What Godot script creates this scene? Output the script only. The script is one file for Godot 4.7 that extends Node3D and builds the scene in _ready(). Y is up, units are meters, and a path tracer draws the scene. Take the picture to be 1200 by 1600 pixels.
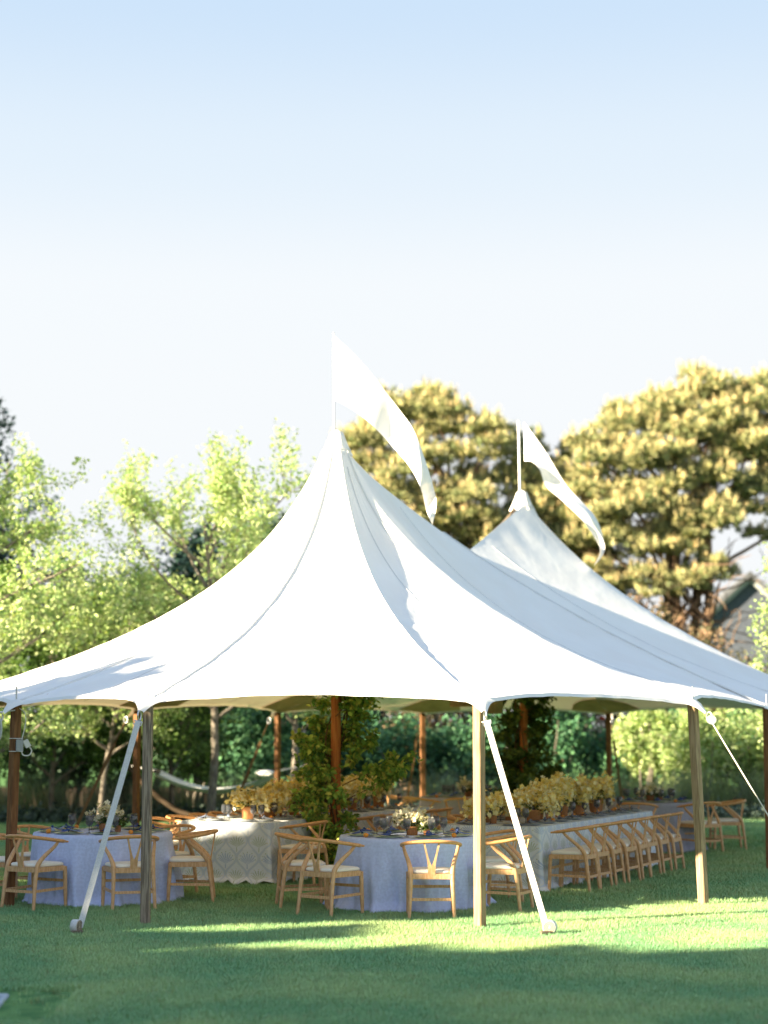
extends Node3D

const SEED := 7
var used := {}
var M := {}
var ORD := ["first", "second", "third", "fourth", "fifth", "sixth", "seventh", "eighth", "ninth", "tenth", "eleventh", "twelfth"]

# ------------------------------------------------------------------ naming helpers
func numbered(called: String) -> String:
	if not used.has(called):
		used[called] = 0
		return called
	used[called] += 1
	return "%s_%03d" % [called, used[called]]

func tag(o: Node, label: String, category := "", group := "", kind := "") -> Node:
	if label: o.set_meta("label", label)
	if category: o.set_meta("category", category)
	if group: o.set_meta("group", group)
	if kind: o.set_meta("kind", kind)
	return o

func thing(called: String, label: String, category: String, at := Vector3.ZERO, turn := 0.0, group := "") -> Node3D:
	var o := Node3D.new()
	o.name = numbered(called)
	o.position = at
	o.rotation.y = turn
	add_child(o, true)
	tag(o, label, category, group)
	return o

func put(called: String, mesh: Mesh, mat: Material, parent: Node) -> MeshInstance3D:
	var o := MeshInstance3D.new()
	o.name = called if parent != self else numbered(called)
	o.mesh = mesh
	o.material_override = mat
	parent.add_child(o, true)
	return o

func obj(called: String, st: SurfaceTool, mat: Material, parent: Node, normals := true) -> MeshInstance3D:
	if normals: st.generate_normals()
	return put(called, st.commit(), mat, parent)

func copy(src: Node3D, at: Vector3, turn: float, label: String, group := "") -> Node3D:
	var o: Node3D = src.duplicate()
	var base := String(src.name)
	if src.has_meta("base"): base = src.get_meta("base")
	o.name = numbered(base)
	add_child(o, true)
	o.position = at
	o.rotation.y = turn
	tag(o, label, "", group)
	return o

func scatter(called: String, mesh: Mesh, mat: Material, xf: Array, cols: Array, parent: Node) -> MultiMeshInstance3D:
	var mm := MultiMesh.new()
	mm.transform_format = MultiMesh.TRANSFORM_3D
	mm.use_colors = cols.size() > 0
	mm.mesh = mesh
	mm.instance_count = xf.size()
	for i in xf.size():
		mm.set_instance_transform(i, xf[i])
	if cols.size() > 0:
		for i in xf.size():
			mm.set_instance_color(i, cols[i])
	var o := MultiMeshInstance3D.new()
	o.name = called if parent != self else numbered(called)
	o.multimesh = mm
	o.material_override = mat
	o.set_meta("kind", "stuff")
	parent.add_child(o, true)
	return o

# ------------------------------------------------------------------ shape helpers
func S() -> SurfaceTool:
	var st := SurfaceTool.new()
	st.begin(Mesh.PRIMITIVE_TRIANGLES)
	return st

func tri(st: SurfaceTool, a: Vector3, b: Vector3, c: Vector3) -> void:   # given counter-clockwise from outside
	st.add_vertex(a); st.add_vertex(c); st.add_vertex(b)

func quad(st: SurfaceTool, a: Vector3, b: Vector3, c: Vector3, d: Vector3) -> void:
	tri(st, a, b, c); tri(st, a, c, d)

func tube(st: SurfaceTool, pts: Array, rads, n := 7, flat_y := 1.0) -> void:
	var rings := []
	var nrm := Vector3.ZERO
	for i in pts.size():
		var t: Vector3
		if i == 0: t = pts[1] - pts[0]
		elif i == pts.size() - 1: t = pts[i] - pts[i - 1]
		else: t = pts[i + 1] - pts[i - 1]
		t = t.normalized()
		if nrm == Vector3.ZERO:
			nrm = t.cross(Vector3.RIGHT if absf(t.x) < 0.8 else Vector3.UP).normalized()
		nrm = (nrm - t * nrm.dot(t)).normalized()
		var bn := t.cross(nrm)
		var r: float = rads if not (rads is Array) else rads[i]
		var ring := []
		for j in n:
			var a := TAU * j / n
			var off := nrm * cos(a) * r + bn * sin(a) * r
			off.y *= flat_y
			ring.append(pts[i] + off)
		rings.append(ring)
	st.set_smooth_group(0)
	for i in pts.size() - 1:
		for j in n:
			var k := (j + 1) % n
			quad(st, rings[i][j], rings[i][k], rings[i + 1][k], rings[i + 1][j])
	st.set_smooth_group(1)
	var e := pts.size() - 1
	for j in range(1, n - 1):
		tri(st, rings[0][0], rings[0][j + 1], rings[0][j])
		tri(st, rings[e][0], rings[e][j], rings[e][j + 1])

func box(st: SurfaceTool, x: Transform3D, s: Vector3, bevel := 0.0) -> void:
	var h := s / 2
	st.set_smooth_group(-1)
	if bevel <= 0.0:
		var p := []
		for i in 8:
			p.append(x * Vector3(h.x if i & 1 else -h.x, h.y if i & 2 else -h.y, h.z if i & 4 else -h.z))
		quad(st, p[4], p[5], p[7], p[6]); quad(st, p[1], p[0], p[2], p[3])
		quad(st, p[5], p[1], p[3], p[7]); quad(st, p[0], p[4], p[6], p[2])
		quad(st, p[6], p[7], p[3], p[2]); quad(st, p[0], p[1], p[5], p[4])
		return
	# octagonal section along y with chamfered long edges and ends
	var b := bevel
	var prof := [Vector2(h.x - b, h.z), Vector2(h.x, h.z - b), Vector2(h.x, -h.z + b), Vector2(h.x - b, -h.z), Vector2(-h.x + b, -h.z), Vector2(-h.x, -h.z + b), Vector2(-h.x, h.z - b), Vector2(-h.x + b, h.z)]
	var levels := [[-h.y, 1.0 - b / minf(h.x, h.z)], [-h.y + b, 1.0], [h.y - b, 1.0], [h.y, 1.0 - b / minf(h.x, h.z)]]
	var rr := []
	for l in levels:
		var ring := []
		for q in prof:
			ring.append(x * Vector3(q.x * l[1], l[0], q.y * l[1]))
		rr.append(ring)
	for i in 3:
		for j in 8:
			var k := (j + 1) % 8
			quad(st, rr[i][j], rr[i][k], rr[i + 1][k], rr[i + 1][j])
	for j in range(1, 7):
		tri(st, rr[0][0], rr[0][j + 1], rr[0][j]); tri(st, rr[3][0], rr[3][j], rr[3][j + 1])

func lathe(st: SurfaceTool, prof: Array, n := 16, at := Vector3.ZERO, wave := 0.0, waves := 0) -> void:
	# profile of Vector2(radius, height), listed so that the outside is on the right going up
	st.set_smooth_group(0)
	for i in prof.size() - 1:
		for j in n:
			var p := []
			for q in [[i, j], [i, j + 1], [i + 1, j + 1], [i + 1, j]]:
				var a: float = -TAU * q[1] / n
				var r: float = prof[q[0]].x
				if waves > 0: r *= 1.0 + wave * cos(a * waves) * clampf(r * 8.0 - 0.6, 0.0, 1.0)
				p.append(at + Vector3(r * cos(a), prof[q[0]].y, r * sin(a)))
			if prof[i].x < 1e-5: tri(st, p[0], p[2], p[3])
			elif prof[i + 1].x < 1e-5: tri(st, p[0], p[1], p[2])
			else: quad(st, p[0], p[1], p[2], p[3])

func blob(st: SurfaceTool, c: Vector3, r: Vector3, n := 8, m := 5) -> void:
	var prof := []
	for i in m + 1:
		var a := -PI / 2 + PI * i / m
		prof.append(Vector2(maxf(cos(a), 0.0) if i > 0 and i < m else 0.0, sin(a)))
	st.set_smooth_group(0)
	for i in m:
		for j in n:
			var p := []
			for q in [[i, j], [i, j + 1], [i + 1, j + 1], [i + 1, j]]:
				var a: float = -TAU * q[1] / n
				p.append(c + Vector3(prof[q[0]].x * cos(a) * r.x, prof[q[0]].y * r.y, prof[q[0]].x * sin(a) * r.z))
			if i == 0: tri(st, p[0], p[2], p[3])
			elif i == m - 1: tri(st, p[0], p[1], p[2])
			else: quad(st, p[0], p[1], p[2], p[3])

func sheet(st: SurfaceTool, rows: Array, uvs = null) -> void:   # a grid of points, rows of equal length
	st.set_smooth_group(0)
	for i in rows.size() - 1:
		for j in rows[i].size() - 1:
			var idx := [[i, j], [i + 1, j], [i + 1, j + 1], [i, j], [i + 1, j + 1], [i, j + 1]]
			for q in [0, 2, 1, 3, 5, 4]:
				var w = idx[q]
				if uvs != null: st.set_uv(uvs[w[0]][w[1]])
				st.add_vertex(rows[w[0]][w[1]])

func bez(a: Vector3, b: Vector3, c: Vector3, n: int) -> Array:
	var out := []
	for i in n + 1:
		var t := float(i) / n
		out.append(a.lerp(b, t).lerp(b.lerp(c, t), t))
	return out

func smooth_path(p: Array, per := 4) -> Array:
	var out := []
	for i in p.size() - 1:
		var p0: Vector3 = p[maxi(i - 1, 0)]
		var p3: Vector3 = p[mini(i + 2, p.size() - 1)]
		for k in per:
			out.append((p[i] as Vector3).cubic_interpolate(p[i + 1], p0, p3, float(k) / per))
	out.append(p[p.size() - 1])
	return out

# ------------------------------------------------------------------ materials
func lin(r: float, g: float, b: float) -> Color:
	return Color(r, g, b).linear_to_srgb()

func mat(called: String, c: Color, rough := 0.8, spec := 0.4) -> StandardMaterial3D:
	var m := StandardMaterial3D.new()
	m.resource_name = called
	m.albedo_color = c
	m.roughness = rough
	m.metallic_specular = spec
	m.cull_mode = BaseMaterial3D.CULL_DISABLED
	M[called] = m
	return m

func noise_image(seed_: int, freq: float, w: int, h: int, oct := 4, kind := FastNoiseLite.TYPE_SIMPLEX_SMOOTH) -> Image:
	var n := FastNoiseLite.new()
	n.seed = seed_
	n.noise_type = kind
	n.frequency = freq
	n.fractal_octaves = oct
	return n.get_seamless_image(w, h)

func tinted(im: Image, a: Color, b: Color, lo := 0.25, hi := 0.75) -> ImageTexture:
	var out := Image.create(im.get_width(), im.get_height(), false, Image.FORMAT_RGB8)
	for y in im.get_height():
		for x in im.get_width():
			out.set_pixel(x, y, a.lerp(b, smoothstep(lo, hi, im.get_pixel(x, y).r)))
	return ImageTexture.create_from_image(out)

func tri_tex(m: StandardMaterial3D, t: Texture2D, scale: Vector3, world := false) -> void:
	m.albedo_texture = t
	m.uv1_triplanar = true
	m.uv1_world_triplanar = world
	m.uv1_scale = scale

func bump(m: StandardMaterial3D, im: Image, cm: float) -> void:
	m.heightmap_enabled = true
	m.heightmap_texture = ImageTexture.create_from_image(im)
	m.heightmap_scale = cm

func leaf_mat(called: String, c: Color, through: float, rough := 0.55) -> void:
	var m := mat(called, c, rough, 0.35)
	m.vertex_color_use_as_albedo = true
	m.backlight_enabled = true
	m.backlight = Color(through, through, through * 0.6)

func make_materials() -> void:
	var fine := noise_image(3, 0.03, 256, 256)
	var grain := noise_image(5, 0.02, 256, 256, 5)
	var coarse := noise_image(9, 0.012, 256, 256, 5)
	# sail cloth
	var canvas := mat("sail_cloth", lin(0.87, 0.87, 0.87), 0.85, 0.2)
	canvas.backlight_enabled = true
	canvas.backlight = Color(0.46, 0.41, 0.34)
	tri_tex(canvas, tinted(coarse, Color(0.985, 0.98, 0.975), Color(1, 1, 1)), Vector3(0.35, 0.35, 0.35), true)
	var weave := noise_image(12, 0.06, 256, 256, 3)
	bump(canvas, weave, 0.25)
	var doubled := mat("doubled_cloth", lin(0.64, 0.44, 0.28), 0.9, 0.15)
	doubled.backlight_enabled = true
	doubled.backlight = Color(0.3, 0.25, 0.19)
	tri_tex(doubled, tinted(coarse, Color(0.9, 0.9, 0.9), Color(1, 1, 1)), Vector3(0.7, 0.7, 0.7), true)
	mat("seam_cloth", lin(0.70, 0.70, 0.70), 0.85, 0.2)
	mat("seam_thread", lin(0.52, 0.52, 0.53), 0.85, 0.2)
	var web := mat("webbing", lin(0.66, 0.66, 0.66), 0.8, 0.3)
	tri_tex(web, tinted(fine, Color(0.9, 0.9, 0.9), Color(1, 1, 1)), Vector3(8, 8, 8))
	mat("roll_side", lin(0.42, 0.36, 0.28), 0.9, 0.1)
	mat("roll_line", lin(0.10, 0.08, 0.06), 0.9, 0.1)
	mat("brown_webbing", lin(0.20, 0.12, 0.06), 0.85, 0.2)
	mat("rope", lin(0.62, 0.58, 0.50), 0.9, 0.2)
	var steel := mat("steel", lin(0.55, 0.56, 0.58), 0.35, 0.5)
	steel.metallic = 0.9
	var rust := mat("rusty_steel", lin(0.16, 0.12, 0.09), 0.7, 0.4)
	rust.metallic = 0.3
	mat("white_paint", lin(0.78, 0.79, 0.80), 0.5, 0.5)
	mat("grey_plastic", lin(0.34, 0.36, 0.38), 0.5, 0.5)
	mat("white_plastic", lin(0.72, 0.72, 0.70), 0.5, 0.5)
	# woods
	var woods := {"pole_wood_tan": [lin(0.27, 0.175, 0.10), lin(0.42, 0.29, 0.18)], "pole_wood_grey": [lin(0.17, 0.13, 0.10), lin(0.36, 0.29, 0.23)], "pole_wood_mid": [lin(0.24, 0.165, 0.10), lin(0.40, 0.29, 0.19)],
		"pole_wood_brown": [lin(0.15, 0.07, 0.032), lin(0.27, 0.135, 0.062)], "mast_wood": [lin(0.42, 0.13, 0.035), lin(0.58, 0.21, 0.065)]}
	for k in woods:
		var w := mat(k, Color.WHITE, 0.75, 0.3)
		tri_tex(w, tinted(grain, woods[k][0], woods[k][1], 0.3, 0.7), Vector3(9, 0.45, 9))
		bump(w, grain, 0.25)
	var oak := mat("oak", Color.WHITE, 0.5, 0.4)
	tri_tex(oak, tinted(grain, lin(0.60, 0.34, 0.17), lin(0.72, 0.45, 0.25), 0.3, 0.7), Vector3(7, 2.2, 7))
	var oak2 := mat("oak_rail", Color.WHITE, 0.42, 0.45)
	tri_tex(oak2, tinted(grain, lin(0.60, 0.29, 0.11), lin(0.71, 0.39, 0.17), 0.3, 0.7), Vector3(2.2, 7, 5))
	var cu := mat("cushion", lin(0.86, 0.82, 0.75), 0.95, 0.15)
	bump(cu, fine, 0.15)
	cu.uv1_triplanar = true
	cu.uv1_scale = Vector3(6, 6, 6)
	# cloths
	var lav := mat("lavender_cloth", lin(0.60, 0.68, 0.99), 0.9, 0.2)
	lav.rim_enabled = true
	lav.rim = 0.3
	tri_tex(lav, tinted(fine, Color(0.94, 0.94, 0.95), Color(1, 1, 1)), Vector3(3, 3, 3))
	bump(lav, fine, 0.1)
	var grl := mat("grey_lavender_cloth", lin(0.40, 0.40, 0.50), 0.9, 0.2)
	tri_tex(grl, tinted(fine, Color(0.94, 0.94, 0.95), Color(1, 1, 1)), Vector3(3, 3, 3))
	var dam := mat("damask_cloth", Color.WHITE, 0.9, 0.2)
	dam.albedo_texture = damask()
	bump(dam, fine, 0.1)
	# tableware
	mat("green_ceramic", lin(0.52, 0.60, 0.44), 0.3, 0.5)
	mat("grey_ceramic", lin(0.42, 0.46, 0.50), 0.3, 0.5)
	mat("white_ceramic", lin(0.72, 0.70, 0.66), 0.3, 0.5)
	mat("blue_linen", lin(0.07, 0.11, 0.30), 0.95, 0.1)
	mat("pale_blue_linen", lin(0.28, 0.37, 0.60), 0.95, 0.1)
	mat("slate_linen", lin(0.17, 0.20, 0.27), 0.95, 0.1)
	mat("card", lin(0.75, 0.70, 0.62), 0.8, 0.2)
	var gl := mat("smoke_glass", Color(0.30, 0.32, 0.36, 0.42), 0.05, 0.5)
	gl.transparency = BaseMaterial3D.TRANSPARENCY_ALPHA
	mat("orange_peel", lin(0.75, 0.28, 0.03), 0.5, 0.5)
	var tc := mat("terracotta", Color.WHITE, 0.85, 0.2)
	tri_tex(tc, tinted(fine, lin(0.40, 0.17, 0.07), lin(0.56, 0.28, 0.13)), Vector3(9, 9, 9))
	mat("candle_wax", lin(0.78, 0.70, 0.55), 0.6, 0.4)
	var rat := mat("rattan", Color.WHITE, 0.8, 0.3)
	var ri := Image.create(64, 64, false, Image.FORMAT_RGB8)
	for y in 64:
		for x in 64:
			var over := ((x / 8) + (y / 8)) % 2 == 0
			var t := absf(fmod(float(x if over else y), 8.0) - 3.5) / 3.5
			ri.set_pixel(x, y, lin(0.62, 0.44, 0.24).lerp(lin(0.34, 0.21, 0.10), t * t))
	tri_tex(rat, ImageTexture.create_from_image(ri), Vector3(6, 6, 6))
	rat.backlight_enabled = true
	rat.backlight = Color(0.5, 0.4, 0.25)
	# plants
	leaf_mat("spring_leaf", Color.WHITE, 0.75)
	leaf_mat("dark_leaf", Color.WHITE, 0.35)
	leaf_mat("vine_leaf", Color.WHITE, 0.6)
	leaf_mat("petal", Color.WHITE, 0.6, 0.8)
	leaf_mat("needle", Color.WHITE, 0.3)
	leaf_mat("grass_blade", Color.WHITE, 0.6, 0.6)
	var bark := mat("grey_bark", Color.WHITE, 0.95, 0.2)
	tri_tex(bark, tinted(grain, lin(0.11, 0.095, 0.08), lin(0.25, 0.225, 0.195)), Vector3(5, 1, 5))
	bump(bark, grain, 1.0)
	var pb := mat("pine_bark", Color.WHITE, 0.95, 0.2)
	tri_tex(pb, tinted(grain, lin(0.10, 0.065, 0.045), lin(0.28, 0.19, 0.13)), Vector3(3, 0.8, 3))
	bump(pb, grain, 1.5)
	mat("vine_stem", lin(0.13, 0.08, 0.04), 0.9, 0.2)
	mat("green_stem", lin(0.10, 0.16, 0.05), 0.8, 0.3)
	var soil := mat("lawn_soil", Color.WHITE, 0.95, 0.1)
	tri_tex(soil, tinted(noise_image(21, 0.02, 512, 512, 5), lin(0.075, 0.17, 0.065), lin(0.13, 0.25, 0.09)), Vector3(0.4, 0.4, 0.4), true)
	var st := mat("bluestone", Color.WHITE, 0.8, 0.3)
	tri_tex(st, tinted(coarse, lin(0.28, 0.33, 0.38), lin(0.42, 0.47, 0.52)), Vector3(2, 2, 2), true)
	bump(st, fine, 0.3)
	mat("mulch", lin(0.05, 0.035, 0.022), 0.95, 0.1)
	var sh := mat("shingles", Color.WHITE, 0.9, 0.2)
	tri_tex(sh, tinted(noise_image(31, 0.03, 256, 256, 4), lin(0.055, 0.065, 0.09), lin(0.10, 0.115, 0.15)), Vector3(0.6, 2.5, 0.6))
	var rf := mat("roof_shingles", Color.WHITE, 0.9, 0.2)
	tri_tex(rf, tinted(noise_image(33, 0.03, 256, 256, 4), lin(0.08, 0.085, 0.10), lin(0.14, 0.15, 0.17)), Vector3(0.6, 2.5, 0.6))
	mat("hammock_cloth", lin(0.86, 0.87, 0.88), 0.9, 0.2)
	mat("hammock_wood", lin(0.09, 0.065, 0.045), 0.7, 0.3)
	mat("red_plastic", lin(0.60, 0.03, 0.02), 0.5, 0.5)

func damask() -> ImageTexture:
	# one repeat of a printed cloth: two ogees, a blue and a green palmette
	var w := 256
	var h := 296
	var im := Image.create(w, h, false, Image.FORMAT_RGB8)
	var cream := lin(0.80, 0.83, 0.90)
	var pale := lin(0.50, 0.60, 0.80)
	var blue := lin(0.22, 0.33, 0.58)
	var green := lin(0.27, 0.34, 0.19)
	var yel := lin(0.58, 0.53, 0.36)
	var n := FastNoiseLite.new()
	n.seed = 4
	n.frequency = 0.05
	for y in h:
		for x in w:
			var c := cream
			for k in 5:
				var cx := 128.0
				var cy := 112.0
				var dye := blue
				if k > 0:
					cx = 0.0 if k % 2 == 1 else 256.0
					cy = 336.0 if k < 3 else -112.0
					dye = green
				var dx := x - cx
				var dy := y * 448.0 / h - cy
				if absf(dx) > 132.0 or absf(dy) > 228.0: continue
				# ogee outline
				var t := clampf(absf(dy) / 224.0, 0.0, 1.0)
				var half := 128.0 * (0.5 + 0.5 * cos(PI * t))
				var d := absf(absf(dx) - half + 8.0)
				if d < 8.0: c = c.lerp(pale, 0.75)
				elif d < 14.0: c = c.lerp(yel, 0.25)
				if absf(dx) < half - 22.0:
					# soft wash behind the flower
					c = c.lerp(pale, 0.16)
					# palmette: fronds that fan out from a point below
					var px := dx
					var py := dy - 84.0
					var r := sqrt(px * px + py * py)
					var a := atan2(px, -py)
					var reach := 146.0 * cos(a * 0.85)
					if py < 12.0 and r < reach and absf(a) < 1.0:
						var fr := a * 4.2 + sin(r * 0.04) * 0.22
						var ridge := absf(fr - roundf(fr))
						var wid := 0.12 + 0.15 * sin(clampf(r / reach, 0, 1) * PI)
						if ridge < wid: c = c.lerp(dye, 0.62)
					elif absf(px) < 4.0 and py > 0.0 and py < 60.0: c = c.lerp(dye, 0.8)
					for q in 7:
						var qa := (q - 3) * 0.32
						var qr := 160.0 * cos(qa * 0.85)
						if Vector2(px - sin(qa) * qr, py + cos(qa) * qr).length() < 6.0: c = c.lerp(green if dye == blue else yel, 0.8)
			c = c.lerp(cream, 0.10 + 0.12 * n.get_noise_2d(x * 3.0, y * 3.0))
			im.set_pixel(x, y, c)
	return ImageTexture.create_from_image(im)

# ------------------------------------------------------------------ the tent
const C1 := Vector3(-0.60, 0, -23.72)
const AX := Vector3(0.413, 0, -0.911)      # along the tent, from the near mast to the far one
const PX := Vector3(0.911, 0, 0.413)       # across it
const SPAN := 6.78
const PEAK := 5.46
const EAVE := 2.14
# side poles round the tent: across, along, place on the ridge
const POLES := [[3.71, -4.55, 0.0], [4.99, -1.60, 0.0], [4.65, 3.3, 0.5], [5.0, 7.7, 1.0], [3.6, 10.8, 1.0], [-0.4, 12.4, 1.0], [-3.5, 10.9, 1.0], [-5.0, 8.0, 1.0], [-5.0, 3.4, 0.5], [-5.0, -0.3, 0.0], [-3.9, -3.2, 0.0], [-1.48, -4.69, 0.0], [0.76, -5.7, 0.0]]
var wrinkle := FastNoiseLite.new()

func tp(perp: float, along: float, y := 0.0) -> Vector3:
	return C1 + PX * perp + AX * along + Vector3(0, y, 0)

func foot(i: int) -> Vector3:
	var p = POLES[posmod(i, POLES.size())]
	return tp(p[0], p[1])

func out_dir(i: int) -> Vector3:
	var p = POLES[posmod(i, POLES.size())]
	var c := tp(0, clampf(p[1], 0.0, SPAN))
	return (foot(i) - c).normalized()

func eave(i: int, t: float) -> Vector3:
	var a := foot(i)
	var b := foot(i + 1)
	var p := a.lerp(b, t)
	var bow := 4.0 * t * (1.0 - t)
	var inw := Vector3.UP.cross(b - a).normalized()
	p += inw * bow * 0.055 * a.distance_to(b) * (1.0 if inw.dot(tp(0, SPAN / 2) - p) > 0 else -1.0)
	p.y = EAVE + bow * 0.023 * a.distance_to(b)
	return p

func canopy(i: int, t: float, v: float) -> Vector3:
	var n := POLES.size()
	var s0: float = POLES[posmod(i, n)][2]
	var s1: float = POLES[posmod(i + 1, n)][2]
	var s := lerpf(s0, s1, t)
	var e := eave(i, t)
	var q := tp(0, s * SPAN)
	var ends := absf(1.0 - 2.0 * s)
	q += (Vector3(e.x, 0, e.z) - q).normalized() * 0.13 * pow(ends, 8.0)
	var top := PEAK - (pow(s / 0.66, 0.80) if s < 0.66 else pow((1.0 - s) / 0.34, 0.88)) * 1.0
	var c := lerpf(0.112, 1.5, pow(sin(PI * s), 0.45 if i == 2 else 0.8))
	var w := minf(v, 1.0)
	var g := log((1.0 + c) / (w + c)) / log((1.0 + c) / c)
	var p := q.lerp(e, w)
	p.y = lerpf(EAVE, top, g) + (e.y - EAVE) * pow(w, 3.0)
	# the cloth hangs a little hollow between two seams
	p.y -= 0.055 * foot(i).distance_to(foot(i + 1)) * 4.0 * t * (1.0 - t) * sin(PI * pow(w, 0.75)) * (1.3 if i == 1 else (0.4 if i == 2 else 0.13))
	# folds that fan out from the pole corners, and slight creases in the cloth
	var len := foot(i).distance_to(foot(i + 1))
	for k in 2:
		var dt := (t if k == 0 else 1.0 - t) * len * w
		var dv := (1.0 - w) * 5.0
		var d := sqrt(dt * dt + dv * dv)
		if d > 0.03 and d < 1.6:
			var a := atan2(dv, dt)
			p.y += 0.017 * sin(a * 19.0 + i) * exp(-d / 0.42) * smoothstep(0.03, 0.15, d)
	var per := i * 3.1 + t * len
	p.y += 0.009 * wrinkle.get_noise_2d(per * 14.0 + w * 50.0, w * 110.0 + per * 9.0) * smoothstep(0.12, 0.4, w)
	if i == 0: p.y += 0.007 * wrinkle.get_noise_2d(per * 34.0, w * 13.0 + per * 8.0) * smoothstep(0.35, 0.8, t) * smoothstep(0.1, 0.4, w)
	p.y += 0.006 * sin(t * 38.0 + 2.0 * sin(w * 9.0)) * exp(-pow((w - 0.06) / 0.07, 2.0)) * maxf(ends, 0.2)
	# the hem hangs down a little at the edge
	if v > 1.0: p += Vector3(0, -0.035, 0) * (v - 1.0) + (Vector3(e.x, 0, e.z) - Vector3(q.x, 0, q.z)).normalized() * 0.03 * (v - 1.0)
	return p

func bar(st: SurfaceTool, p: Vector3, q: Vector3, w: float, d: float, face: Vector3) -> void:
	var y := (q - p).normalized()
	var z := (face - y * face.dot(y)).normalized()
	var x := y.cross(z)
	box(st, Transform3D(Basis(x, y, z), (p + q) / 2), Vector3(w, p.distance_to(q), d))

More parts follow.
